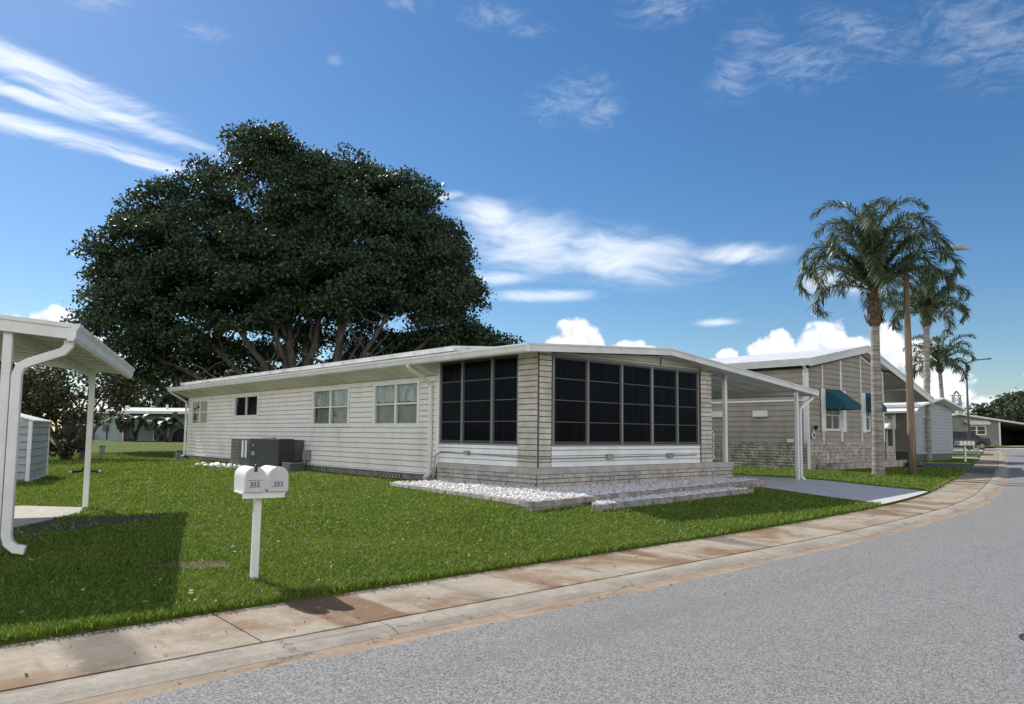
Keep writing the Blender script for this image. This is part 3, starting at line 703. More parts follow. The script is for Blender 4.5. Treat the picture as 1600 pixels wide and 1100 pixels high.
# posts and beam of the porch corner
m = MB(); m.box((18.93, 11.70, .505), (19.05, 11.80, 3.06)); B_(m, 'porch_post', FASC, bevel=.006)
m = MB(); m.box((18.14, 11.72, 2.86), (19.9, 11.78, 2.97)) if False else m.box((18.16, 11.71, 2.90), (18.92, 11.79, 2.99)); B_(m, 'porch_beam', GREY)
def railing():
    m = MB(); y = 12.2; x0, x1, z0, z1 = 18.25, 19.1, .56, 1.42
    m.box((x0,y,z1-.04),(x1,y+.03,z1)); m.box((x0,y,z0),(x1,y+.03,z0+.03)); m.box((x0,y,z0),(x0+.03,y+.03,z1)); m.box((x1-.03,y,z0),(x1,y+.03,z1))
    for k in range(1, 7): xx = x0+(x1-x0)*k/7; m.box((xx-.008,y+.008,z0+.02),(xx+.008,y+.022,z1-.03))
    for k in range(1, 4): zz = z0+(z1-z0)*(.45+k*.13); m.box((x0+.02,y+.004,zz),(x1-.02,y+.026,zz+.012))
    m.box((x0+.02,y+.004,z0+.32),(x1-.02,y+.026,z0+.335))
    for k in range(4):
        cx = x0+.13+k*.2; m.tube([(cx+.07*math.cos(a), y+.015, z0+.17+.07*math.sin(a)) for a in np.linspace(0, 2*math.pi, 13)], .009, 5, False)
    X = 19.14      # return along the steps
    m.box((X,12.2,z1-.12),(X+.03,13.6,z1-.08)); m.box((X,12.2,z0),(X+.03,13.6,z0+.03))
    for k in range(4):
        ya = 12.2+k*.35; m.tube([(X+.015,ya,z0),(X+.015,ya+.35,z1-.1)], .011, 5); m.tube([(X+.015,ya+.35,z0),(X+.015,ya,z1-.1)], .011, 5); m.box((X,ya+.34,z0),(X+.03,ya+.365,z1-.08))
    return m
B_(railing(), 'porch_railing', TRIM)
def cpost(x, y, zg, zt):
    m = MB(); m.box((x-.05, y-.05, zg), (x+.05, y+.05, zt)); m.box((x-.09,y-.09,zg),(x+.09,y+.09,zg+.012)); B_(m, 'carport_post', FASC, bevel=.006)
for yy in (11.35, 16.5, 22, 28): cpost(22.55, yy, float(lawn_z(22.55, yy))+.01, 2.73)
m = MB(); m.rtube([(23.62,11.32,2.64),(23.6,11.32,2.55),(23.1,11.32,2.36),(22.78,11.32,2.2),(22.72,11.32,2.1),(22.72,11.32,.1),(22.74,11.32,-.03),(22.86,11.28,-.12)], .075, .075, side=(0,1,0)); B_(m, 'downspout', TRIM)
m = MB(); m.box((22.44,11.35,2.60),(22.52,34,2.70)); B_(m, 'carport_beam', FASC)
# downspouts on the left wall
m = MB(); m.rtube([(10.47,15.62,3.02),(10.47,15.62,2.96),(10.55,15.62,2.88),(11.08,15.62,2.62),(11.19,15.62,2.52),(11.19,15.62,2.3),(11.19,15.62,.28),(11.17,15.62,.20),(10.98,15.55,.10)], .09, .07, side=(0,1,0)); B_(m, 'downspout', TRIM)
m = MB(); m.rtube([(10.47,34.45,3.02),(10.48,34.45,2.95),(11.0,34.45,2.66),(11.16,34.45,2.56),(11.17,34.45,2.4),(11.17,34.45,.2),(10.95,34.4,.06)], .09, .07, side=(0,1,0)); B_(m, 'downspout', TRIM)
# conduit and outlet boxes
m = MB()
m.tube([(11.2,15.42,0),(11.2,15.42,.55),(11.19,15.36,.70),(11.19,15.15,.795),(11.2,14.6,.80)], .014, 6)
m.tube([(11.2,15.15,.80),(11.2,12.29,.74),(11.2,11.66,.73)], .014, 6); m.tube([(11.3,11.60,.73),(11.9,11.60,.72),(17.3,11.6,.74)], .014, 6)
m.tube([(11.2,15.46,0),(11.2,15.46,.35)], .02, 6)
B_(m, 'conduit', GREY)
m = MB(); m.box((11.15,14.0,.74),(11.245,14.16,.84)); B_(m, 'outlet_box', GREY, bevel=.006)
for x in (13.55, 15.98): m = MB(); m.box((x,11.57,.68),(x+.22,11.645,.80)); B_(m, 'outlet_box', GREY, bevel=.006)

# ------------------------------------------------------------------ stone beds
def bed(name, label, pts, z1, H, z2h=.0, rocks=1500, rocklabel='', seed=2, zfill=.05, keep=None, clip=None):
    ctr = np.mean(pts, 0); t = tag(thing(name, label, 'garden edging', (float(ctr[0]), float(ctr[1]), 0)), label, 'garden edging')
    rr = random.Random(seed); m = MB(); off = (float(ctr[0]), float(ctr[1]), 0)
    for (xa, ya), (xb, yb) in zip(pts[:-1], pts[1:]):
        L = math.hypot(xb-xa, yb-ya); ux, uy = (xb-xa)/L, (yb-ya)/L; nx, ny = -uy, ux; s = 0
        while s < L-.03:
            for lay in range(H):
                pass
            l = min(rr.uniform(.36, .52), L-s); w = .17+rr.uniform(-.01, .01)
            gz_ = min(float(lawn_z(xa+ux*s, ya+uy*s)), z1-.05)-.06
            lays = np.linspace(gz_, z1, H+1)
            for q in range(H):
                a = s+.006+rr.uniform(0,.01); e = s+l-.006; o = rr.uniform(-.012,.012)+(.02 if q < H-1 else 0)
                P = lambda s_, w_, z_: (xa+ux*s_+nx*w_, ya+uy*s_+ny*w_, z_)
                za, zb = lays[q]+.004, lays[q+1]-.004
                nseg = 4; V = []
                for i in range(nseg+1):
                    ss = a+(e-a)*i/nseg
                    j = [rr.uniform(-.012,.012) for _ in range(4)]
                    V += [P(ss, -w/2+o+j[0], za), P(ss, w/2+o+j[1], za), P(ss, w/2+o-.01+j[2], zb+j[3]*.2), P(ss, -w/2+o+.012+j[0], zb+j[2]*.2)]
                F = [(i*4+k, i*4+(k+1) % 4, (i+1)*4+(k+1) % 4, (i+1)*4+k) for i in range(nseg) for k in range(4)]+[(3,2,1,0),(nseg*4,nseg*4+1,nseg*4+2,nseg*4+3)]
                m.add(V, F)
            s += l
    m.build('stone_edging', BEDSTONE, t, off)
    return t
BEDSTONE = pmat('split_stone', (.33,.30,.27), .9, .22, 5, bump=.8, bscale=22, dirt=((.62,.6,.56), .55, 3.5, (1,1,1)))
ROCK = pmat('white_marble_chips', (.66,.65,.635), .6, .14, 8, dirt=((.24,.22,.20), .55, 7, (1,1,1)))
INNER = [(9.55,14.75),(8.90,9.32),(14.0,9.82),(18.75,10.42),(18.75,11.4)]
OUTER = [(11.0,9.75),(10.15,8.92),(13.0,9.10),(16.35,9.42)]
bed('stone_bed_edging', 'low two-course split stone edging round the white pebble bed along the front room', INNER, .09, 2, seed=11)
bed('stone_bed_edging', 'smaller single-course stone edging set out in the lawn in front of the longer pebble bed', OUTER, .0, 1, seed=12)

ico = None
def ico_arr():
    t = (1+5**.5)/2; v = np.array([(-1,t,0),(1,t,0),(-1,-t,0),(1,-t,0),(0,-1,t),(0,1,t),(0,-1,-t),(0,1,-t),(t,0,-1),(t,0,1),(-t,0,-1),(-t,0,1)], float)
    v /= np.linalg.norm(v[0]); f = np.array([(0,11,5),(0,5,1),(0,1,7),(0,7,10),(0,10,11),(1,5,9),(5,11,4),(11,10,2),(10,7,6),(7,1,8),(3,9,4),(3,4,2),(3,2,6),(3,6,8),(3,8,9),(4,9,5),(2,4,11),(6,2,10),(8,6,7),(9,8,1)])
    return v, f
def pebbles(name, P, r0, r1, mat):
    v, f = ico_arr(); N = len(P)
    r = rng.uniform(r0, r1, (N,1,1)); sc = rng.uniform(.6, 1.25, (N,1,3))*np.array([1,1,.75])
    V = v[None]*(1+rng.uniform(-.28,.28,(N,12,1)))*sc*r
    a = rng.uniform(0, 6.28, N); ca, sa = np.cos(a), np.sin(a)
    X = V[:,:,0]*ca[:,None]-V[:,:,1]*sa[:,None]; Y = V[:,:,0]*sa[:,None]+V[:,:,1]*ca[:,None]
    V = np.stack([X, Y, V[:,:,2]], -1)+P[:,None,:]
    F = f[None]+(np.arange(N)*12)[:,None,None]
    return np_mesh(name, V.reshape(-1,3), F.reshape(-1,3), mat, nper=3)
def inpoly(x, y, poly):
    c = np.zeros(len(x), bool); n = len(poly)
    for i in range(n):
        xa, ya = poly[i]; xb, yb = poly[(i+1) % n]
        cond = ((ya > y) != (yb > y)) & (x < (xb-xa)*(y-ya)/(yb-ya+1e-12)+xa); c ^= cond
    return c
INP = [(9.58,14.7),(8.95,9.36),(14.0,9.86),(18.72,10.46),(18.72,11.64),(11.24,11.64),(11.24,15.0),(9.6,15.0)]
OUTP = [(10.95,9.68),(10.22,8.95),(13,9.14),(16.3,9.45),(16.3,9.95),(12,9.6)]
def fill(poly, n, zf, label, r0=.022, r1=.05):
    xs = [p[0] for p in poly]; ys = [p[1] for p in poly]
    x = rng.uniform(min(xs), max(xs), n*3); y = rng.uniform(min(ys), max(ys), n*3); k = inpoly(x, y, poly); x, y = x[k][:n], y[k][:n]
    z = zf(x, y)+rng.uniform(-.012, .03, len(x))
    stuff(pebbles('pebbles', np.stack([x, y, z], 1), r0, r1, ROCK), label, 'pebbles')
fill(INP, 9500, lambda x, y: .055+.03*np.sin(x*3)*np.sin(y*4)*.4, 'white marble chips filling the long bed around the front room')
fill(OUTP, 2200, lambda x, y: np.full_like(x, -.03), 'white marble chips filling the smaller outer bed in the lawn')
mb = MB(); mb.add([(x, y, .03) for x, y in INP], [tuple(range(len(INP)))]); struct(mb.build('bed_soil', SKIRT))
for i, (x, y, lab) in enumerate([(13.2,11.2,'leftmost'),(14.1,11.15,'second from left'),(17.3,11.1,'third from left'),(18.4,11.2,'rightmost, nearest the carport')]):
    m = MB(); m.tube([(x,y,.05),(x,y,.26)], .012, 6); m.lathe([(.02,.26),(.035,.27),(.035,.30),(.012,.33)], (x,y,0), 8)
    o = m.build('garden_light', GREY, None, (x,y,0)); o.location = (x,y,0)
    tag(o, 'small stake light in the white pebbles, '+lab, 'garden light', 'stake lights in the pebble bed')

# ------------------------------------------------------------------ AC units and stones beside the left wall
def ac():
    O = (10.3,22.7,-.02); t = thing('air_conditioner', 'large dark grey packaged air conditioner standing beside the left clapboard wall', 'air conditioner', O)
    m = MB(); m.box((10.3,22.75,.02),(10.84,25.1,1.03)); m.build('cabinet', DGREY, t, O, bevel=.015)
    m = MB(); m.box((10.32,25.12,.02),(10.84,26.8,1.01)); m.build('condenser_section', MGREY, t, O, bevel=.015)
    m = MB(); m.box((10.86,22.85,.3),(11.22,24.4,1.0)); m.build('duct_cover', MGREY, t, O, bevel=.015)
    for y in (25.35, 25.64): m = MB(); m.box((10.305,y,.35),(10.322,y+.15,.95)); m.build('label_strip', TRIM, t, O)
    m = MB(); m.box((10.285,24.6,.45),(10.302,24.86,.58)); m.build('rating_plate', GREY, t, O)
    m = MB(); m.box((10.285,24.7,.75),(10.302,24.80,.83)); m.build('badge', GREY, t, O)
    m = MB()
    for k in range(16): m.box((10.295,25.95,.1+k*.053),(10.325,26.74,.115+k*.053))
    m.build('louvre', GREY, t, O)
    m = MB(); m.lathe([(.24,1.015),(.25,1.05),(.24,1.07),(.05,1.08)], (10.57,24.1,0), 24); m.build('fan_grille', GREY, t, O)
    m = MB(); m.box((10.2,22.5,-.12),(11.15,27.0,.02)); m.build('pad', STUCCO, t, O)
    return t
ac()
O = (10.4,21.9,0); t = thing('duct_box', 'grey ribbed metal duct box low beside the right end of the air conditioner', 'duct box', O)
m = MB(); m.box((10.3,21.85,-.05),(10.8,22.45,.28)); m.build('box', MGREY, t, O, bevel=.01)
m = MB()
for k in range(4): m.box((10.285,21.9,.0+k*.06),(10.302,22.4,.02+k*.06))
m.build('rib', GREY, t, O)
O = (11.2,22.2,.3); t = thing('electrical_box', 'small grey electrical disconnect box with conduit on the clapboard wall right of the air conditioner', 'electrical box', O)
m = MB(); m.box((11.07,22.35,.34),(11.23,22.62,.68)); m.build('box', GREY, t, O, bevel=.01)
m = MB(); m.tube([(11.15,22.45,.34),(11.1,22.4,.15),(11.0,22.3,0)], .03, 8); m.build('conduit', BLACK, t, O)
v, f = ico_arr()
for k in range(14):
    x = 9.45+.42*(k % 3)*.6+random.uniform(-.05,.05); y = 24.6+.24*k+random.uniform(-.05,.05)
    P = np.array([[0,0,.05]]); o = pebbles('white_stone', P, .11, .16, WHITE); o.location = (x, y, float(lawn_z(x,y)))
    tag(o, 'rough white painted stone in the loose row on the grass before the air conditioner', 'stone', 'white stones beside the air conditioner')

# ------------------------------------------------------------------ mailboxes
def mailbox_mesh(t, off):
    W, Lh, Hs, r = .099, .25, .152, .099
    m = MB(); prof = [(-W,0),(W,0),(W,Hs)]+[(r*math.cos(a), Hs+r*math.sin(a)) for a in np.linspace(0, math.pi, 15)[1:-1]]+[(-W,Hs)]
    m.prism([(x+off, z) for x, z in prof], 'y', -Lh+.01, Lh-.02); body = m.build('body', WHITE, t, smooth=False)
    big = [((x)*1.03+off, (z+.002)*1.02-.002) for x, z in prof]
    m = MB(); m.prism(big, 'y', -Lh-.008, -Lh+.010); d = m.build('door', MBDOOR, t, bevel=.003)
    m = MB(); rim = [Vector((x*.93+off, -Lh-.010, z*.94+.008)) for x, z in prof]; m.tube([tuple(p) for p in rim]+[tuple(rim[0])], .0035, 5, False); m.build('rim', WHITE, d)
    return body, d
MBDOOR = pmat('mailbox_door', (.50,.51,.53), .35, .06, 6)
def digits(txt, parent, x, y, z, size):
    cu = bpy.data.curves.new('number', 'FONT'); cu.body = txt; cu.size = size; cu.align_x = 'CENTER'; cu.extrude = .001; cu.offset = .0012; cu.space_character = 1.15
    tmp = bpy.data.objects.new('tmp', cu); COL.objects.link(tmp)
    dg = bpy.context.evaluated_depsgraph_get(); me = bpy.data.meshes.new_from_object(tmp.evaluated_get(dg)); bpy.data.objects.remove(tmp)
    o = link_mesh('number', me, INK, parent); o.rotation_euler = (R(90), 0, 0); o.location = (x, y, z); return o
INK = pmat('dark_blue_ink', (.01,.012,.03), .5, .1)
mz = float(lawn_z(3.2, 7.55))
t = thing('mailbox_post', 'white wooden post with crossboard carrying two mailboxes near the pavement', 'post', (3.2,7.55,mz), R(-9))
top_z = .615-mz
m = MB(); m.hexa([(-.036,-.036,-.1),(.036,-.036,-.1),(.036,.036,-.1),(-.036,.036,-.1),(-.026,-.036,top_z),(.046,-.036,top_z),(.046,.036,top_z),(-.026,.036,top_z)]); m.build('post', WHITE, t, bevel=.004)
m = MB(); m.box((-.20,-.19,top_z),(.25,.17,top_z+.02)); m.box((-.19,-.20,top_z-.045),(.235,-.18,top_z+.018)); m.build('crossboard', TRIM, t, bevel=.003)
def mailbox(dx, txt, label, extra):
    t = thing('mailbox', label, 'mailbox', (3.2+dx*math.cos(R(-9)), 7.55+dx*math.sin(R(-9)), mz+top_z+.024), R(-9), 'white mailboxes on the post')
    body, d = mailbox_mesh(t, 0)
    digits(txt, d, 0, -.2595, .062, .056)
    m = MB(); m.box((-.06,-.261,.05),(.06,-.2585,.054)) ; m.build('label_line', INK, d)
    if extra:
        m = MB(); m.box((-.012,-.268,.205),(.016,-.258,.262)); m.tube([(.002,-.26,.262),(.004,-.24,.275)], .012, 8); m.build('latch', BLACK, d, bevel=.003)
        m = MB(); m.box((-.07,-.261,.118),(.07,-.2585,.122)); m.build('label_line', INK, d)
    else:
        m = MB(); m.lathe([(.010,0),(.010,.012)], (0,0,0), 10); o = m.build('latch', TRIM, d); o.rotation_euler = (R(90),0,0); o.location = (0,-.256,.225)
    m = MB(); m.box((.1005,-.20,.08),(.1065,-.16,.20)); m.box((.1005,-.2,.08),(.1065,.0,.10)); m.build('flag', GREY, t)
mailbox(-.085, '552', 'left white mailbox of the pair, numbered 552, with a black latch on its door', True)
mailbox(.150, '553', 'right white mailbox of the pair, numbered 553, without a black latch', False)

# ------------------------------------------------------------------ left neighbour carport
LZ = float(lawn_z(1.36, 9.86)); LR = R(-19.75)
lc = thing('carport', 'white metal carport with curved downspout at the left edge of the lawn', 'carport', (1.36,9.86,LZ), LR)
def lcb(m, n, mat, **k): return m.build(n, mat, lc, (0,0,LZ), **k)     # local x outward, y back, z world
e, y0, y1, sl = .47, -.10, 6.4, -.10
rzl = lambda x: 2.46+(e-x)*.085
m = MB(); m.prism([(e,rzl(e)),(-5.5,rzl(-5.5)),(-5.5,rzl(-5.5)-.05),(e,rzl(e)-.05)], 'y', y0, y1); lcb(m, 'roof', ROOFW)
m = MB(); m.add([(e-.02,y0+.02,rzl(e)-.12),(-5.5,y0+.02,rzl(-5.5)-.12),(-5.5,y1,rzl(-5.5)-.12),(e-.02,y1,rzl(e)-.12)], [(0,1,2,3)])
k = y0+.5
while k < y1: 
    m.hexa([(e-.03,k,rzl(e)-.145),(-5.4,k,rzl(-5.4)-.145),(-5.4,k+.02,rzl(-5.4)-.145),(e-.03,k+.02,rzl(e)-.145),(e-.03,k,rzl(e)-.11),(-5.4,k,rzl(-5.4)-.11),(-5.4,k+.02,rzl(-5.4)-.11),(e-.03,k+.02,rzl(e)-.11)]); k += .61
lcb(m, 'ceiling', WHITE)
m = MB()
for za, zb, yy in ((-.17,-.03,y0-.02),(-.04,.012,y0-.04)):
    m.hexa([(e+.03,yy,rzl(e)+za),(-5.5,yy,rzl(-5.5)+za),(-5.5,y0+.02,rzl(-5.5)+za),(e+.03,y0+.02,rzl(e)+za),(e+.03,yy,rzl(e)+zb),(-5.5,yy,rzl(-5.5)+zb),(-5.5,y0+.02,rzl(-5.5)+zb),(e+.03,y0+.02,rzl(e)+zb)])
lcb(m, 'fascia', WHITE, bevel=.004)
m = MB(); m.prism([(e,rzl(e)-.19),(e+.06,rzl(e)-.19),(e+.085,rzl(e)-.15),(e+.09,rzl(e)-.07),(e+.12,rzl(e)-.02),(e+.12,rzl(e)+.01),(e,rzl(e)+.01)], 'y', y0-.03, y1); lcb(m, 'gutter', TRIM)
for x, y in ((-.12,0),(0,5.39),(-5,0),(-5,5.39)):
    zg = LZ-.05; m = MB(); m.box((x-.045,y-.045,zg),(x+.045,y+.045,rzl(x)-.12)); lcb(m, 'post', WHITE, bevel=.006)
m = MB(); m.box((-.15,.03,rzl(0)-.24),(-.09,6.3,rzl(0)-.12)); m.box((-5.03,-.05,rzl(-5)-.24),(-4.97,6.3,rzl(-5)-.12)); lcb(m, 'beam', WHITE)
m = MB(); m.rtube([(e-.0,.02,rzl(e)-.17),(e-.0,.02,rzl(e)-.24),(e-.05,.0,rzl(e)-.31),(.10,-.03,rzl(e)-.45),(.02,-.03,rzl(e)-.50),(-.01,-.03,rzl(e)-.60),(-.01,-.03,LZ+.24),(.01,-.03,LZ+.16),(.08,-.05,LZ+.10),(.18,-.06,LZ+.08)], .10, .10, side=(0,1,0)); lcb(m, 'downspout', WHITE, bevel=.012)
# slab under it
m = MB(); xs = [(-6,.2),(.02,.2),(.02,4.72),(-6,4.72)]
m2 = []
ca, sa = math.cos(LR), math.sin(LR)
pts = [(-4.0,14.7),(1.84,12.62),(2.9,14.05),(3.2,15.05),(2.4,16.0),(-3.4,18.0)]
m.add([(x,y,-.135) for x,y in pts]+[(x,y,-.3) for x,y in pts], [(0,1,2,3,4,5)]+[(i,(i+1)%6,6+(i+1)%6,6+i) for i in range(6)]); struct(m.build('carport_slab', PALEC))
SLABP = pts

# soil patches where the grass is thin
SOIL = pmat('dry_soil', (.055,.038,.026), .95, .35, 6, bump=.8, bscale=40, col2=(.022,.016,.011))
THATCH = pmat('thatch_soil', (.15,.095,.06), .95, .3, 12, bump=.9, bscale=50, col2=(.07,.045,.03))
def blob(name, pts, mat, n=24, dz=.006):
    P = np.array(pts, float); m = MB(); V = []; F = []; N = len(P)
    c = P.mean(0); rings = 5
    for r in range(rings+1):
        for p in P:
            q = c+(p-c)*r/rings; V.append((q[0], q[1], float(lawn_z(q[0], q[1]))+dz))
    for r in range(rings):
        for k in range(N): F.append((r*N+k, r*N+(k+1) % N, (r+1)*N+(k+1) % N, (r+1)*N+k))
    m.add(V, F); return struct(m.build(name, mat))
def wob(cx, cy, rx, ry, rot, seed, n=40):
    rr = random.Random(seed); ph = [rr.uniform(0, 6.28) for _ in range(5)]; out = []
    for k in range(n):
        a = 2*math.pi*k/n; f = 1+.12*math.sin(2*a+ph[0])+.12*math.sin(3*a+ph[1])+.08*math.sin(7*a+ph[2])+.06*math.sin(11*a+ph[3])
        x, y = rx*f*math.cos(a), ry*f*math.sin(a); out.append((cx+x*math.cos(rot)-y*math.sin(rot), cy+x*math.sin(rot)+y*math.cos(rot)))
    return out
DIRT = [wob(2.5,12.5,1.3,.75,R(25),3), wob(2.9,8.5,.52,.17,R(-25),5)]
blob('bare_soil', DIRT[0], SOIL); blob('bare_soil', DIRT[1], THATCH)

# ------------------------------------------------------------------ shed
sh = thing('garden_shed', 'small blue-grey slatted metal shed with white roof behind the left carport', 'shed', (3.54,23.18,-.13), R(-17.5))
m = MB(); fS = lambda u, o, z: (o, u, z); fG = lambda u, o, z: (u, -o, z)
SHED = pmat('shed_blue_grey', (.33,.37,.42), .45, .08, 2)
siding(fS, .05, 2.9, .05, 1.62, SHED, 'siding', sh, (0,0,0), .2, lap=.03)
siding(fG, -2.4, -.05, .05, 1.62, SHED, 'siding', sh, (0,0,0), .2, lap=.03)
m = MB(); m.box((-2.38,.02,0),(-.02,2.9,1.62)); m.build('body', SHED, sh)
m = MB(); m.box((-.05,-.05,0),(.04,.05,1.66)); m.box((-.05,2.88,0),(.045,2.96,1.66)); m.box((0,-.02,-.03),(.05,2.95,.06)); m.build('trim', TRIM, sh)
m = MB(); m.prism([(.10,1.64),(-1.2,2.0),(-2.5,1.64),(-2.5,1.60),(-1.2,1.95),(.10,1.60)], 'y', -.1, 3.0); m.prism([(0,1.6),(-1.2,1.95),(-2.4,1.6)], 'y', 0, 2.9); m.build('roof', ROOFW, sh)

# ------------------------------------------------------------------ utility posts and lawn ornament
for x, y, h, lab, mt in ((8.4,36.9,.54,'short dark grey utility post on the lawn beside the bushy tree',GREY),(10.08,31.8,.42,'short green-grey utility post on the lawn by the rear corner of the long home',pmat('green_grey_plastic',(.16,.2,.17),.6,.1))):
    zg = float(lawn_z(x,y)); t = thing('utility_post', lab, 'utility post', (x,y,zg))
    m = MB(); m.box((-.1,-.08,-.1),(.1,.08,h)); m.build('post', mt, t, bevel=.02)
    m = MB(); m.box((-.115,-.095,h),(.115,.095,h+.05)); m.build('cap', MGREY, t, bevel=.02)
t = thing('garden_ornament', 'tiny dark ornament with white tips on the grass behind the carport post', 'ornament', (5.4,25.6,float(lawn_z(5.4,25.6))))
m = MB(); m.tube([(-.35,0,.1),(-.1,0,.12),(0,0,.3),(.1,0,.12),(.35,0,.1)], .04, 6); m.build('body', BLACK, t)
for sx in (-.4, .4): m = MB(); m.lathe([(.03,.07),(.05,.1),(.03,.14)], (sx,0,0), 8); m.build('tip', WHITE, t)

# ------------------------------------------------------------------ far left house
def fr_line(A, Bp, out):
    A = np.array(A, float); Bp = np.array(Bp, float); u = (Bp-A)/np.linalg.norm(Bp-A); n = np.array([u[1], -u[0]])*out
    return lambda s, o, z: (A[0]+u[0]*s+n[0]*o, A[1]+u[1]*s+n[1]*o, z)
GREENW = pmat('sage_green_siding', (.27,.35,.31), .6, .08, 1)
LBLUEW = pmat('pale_aqua_siding', (.36,.46,.46), .6, .08, 1)
A, Bq = (17.2,79.1), (31.5,66.2)
fl = fr_line(A, Bq, 1); off = (17.2,79.1,.3)
gh = thing('green_house', 'low sage green house with white flat roof edge far behind the bushy tree', 'house', off)
siding(fl, .0, 2.85, .25, 3.05, LBLUEW, 'siding', gh, off, .2, lap=.02)
siding(lambda s, o, z: fl(s, o-.5, z), 2.85, 19, .25, 3.05, GREENW, 'siding', gh, off, .2, openings=[(5.6,6.9,.45,2.5)], lap=.02)
m = MB(); fbox(m, fl, -3.2, -.02, -5, -.6, .25, 3.0); fbox(m, fl, 0, 19, -8, -.62, .25, 3.0); fbox(m, fl, 2.75,2.86,-.6,.03,.25,3.0); m.build('wall', GREENW, gh, off)
m = MB(); fbox(m, fl, -3.4, -1.0, -5, -.5, .25, 3.0); m.build('dark_opening', ROOM, gh, off)
m = MB(); fbox(m, fl, -4.3, 20, -9, .75, 3.02, 3.10); m.hexa([fl(-4.3,.7,3.1), fl(20,.7,3.1), fl(20,-9,3.1), fl(-4.3,-9,3.1), fl(-4.3,.6,3.14), fl(20,.6,3.14), fl(20,-4,3.6), fl(-4.3,-4,3.6)]); m.build('roof', ROOFW, gh, off)
m = MB(); fbox(m, fl, -4.3, 11, .75, .82, 2.88, 3.14); fbox(m, fl, 2.78, 2.92, .02, .06, .25, 3.02); m.build('fascia', WHITE, gh, off)
m = MB(); fbox(m, fl, 5.6,6.9,-.62,-.5,.45,2.5); m.build('door', ROOM, gh, off)
m = MB(); fbox(m, fl, 5.5,5.6,-.5,-.44,.3,2.6); fbox(m, fl, 6.9,7.0,-.5,-.44,.3,2.6); fbox(m, fl, 5.6,6.9,-.5,-.45,1.35,1.45); m.build('door_frame', WHITE, gh, off)
m = MB(); fbox(m, fl, 1.2,1.6,.02,.2,1.95,2.45); fbox(m, fl, .95,1.4,.02,.2,1.2,1.8); m.tube([fl(1.3,.1,.4), fl(1.3,.1,1.2)], .05, 6); m.build('meter_box', MGREY, gh, off)
m = MB(); fbox(m, fl, 2.0, 2.3, -2, -1.7, 3.2, 3.7); m.build('roof_vent', WHITE, gh, off)
m = MB(); m.tube([fl(6,-2,3.3), fl(6,-2,3.85)], .12, 8); m.build('vent_pipe', WHITE, gh, off)
t = thing('trash_box', 'low black storage box on the ground beside the aqua wall of the far green house', 'storage box', fl(-.9,.8,.3))
m = MB(); m.box((-.7,-.45,0),(.7,.45,.55)); m.build('box', BLACK, t, bevel=.04); m = MB(); m.box((-.74,-.49,.55),(.74,.49,.66)); m.build('lid', MGREY, t, bevel=.03)
t = thing('covered_grill', 'barbecue grill under a dark navy cover before the far green house', 'grill', fl(9.3,.6,.3), R(-42))
NAVY = pmat('navy_cover', (.012,.014,.03), .8, .2, 3)
m = MB(); m.prism([(-1.3,0),(1.4,0),(1.35,.8),(1.0,1.15),(-.6,1.2),(-1.1,.8)], 'y', -.6, .6); m.build('cover', NAVY, t, bevel=.12)

# ------------------------------------------------------------------ trees
def leaf_cloud(centers, radii, per, size, flat=1.0):
    "centers (N,3) clump centres, per leaves each"
    N = len(centers); P = np.repeat(centers, per, 0)+rng.normal(0, 1, (N*per, 3))*np.repeat(radii, per)[:,None]*.55*np.array([1,1,flat])
    return P
def leaves(name, P, size, mat, parent, off, aspect=.55, droop=0):
    n = len(P); s = rng.uniform(.6, 1.3, (n,1))*size
    a = rng.normal(0, 1, (n,3)); a[:,2] -= droop; a /= np.linalg.norm(a, axis=1)[:,None]
    b_ = rng.normal(0, 1, (n,3)); b_ -= (b_*a).sum(1)[:,None]*a; b_ /= np.linalg.norm(b_, axis=1)[:,None]
    P = P-np.array(off); h = a*s; w = b_*s*aspect*.5
    V = np.stack([P, P+h*.5+w, P+h, P+h*.5-w], 1).reshape(-1, 3)
    return np_mesh(name, V, np.arange(n*4).reshape(n, 4), mat, parent)
def limb_path(a, b_, bend, n=6, seed=0):
    rr = random.Random(seed); a = Vector(a); b_ = Vector(b_); out = []
    for i in range(n+1):
        t = i/n; p = a.lerp(b_, t); p += Vector((rr.uniform(-1,1), rr.uniform(-1,1), rr.uniform(-.5,.5)))*bend*math.sin(math.pi*t); out.append(tuple(p))
    return out
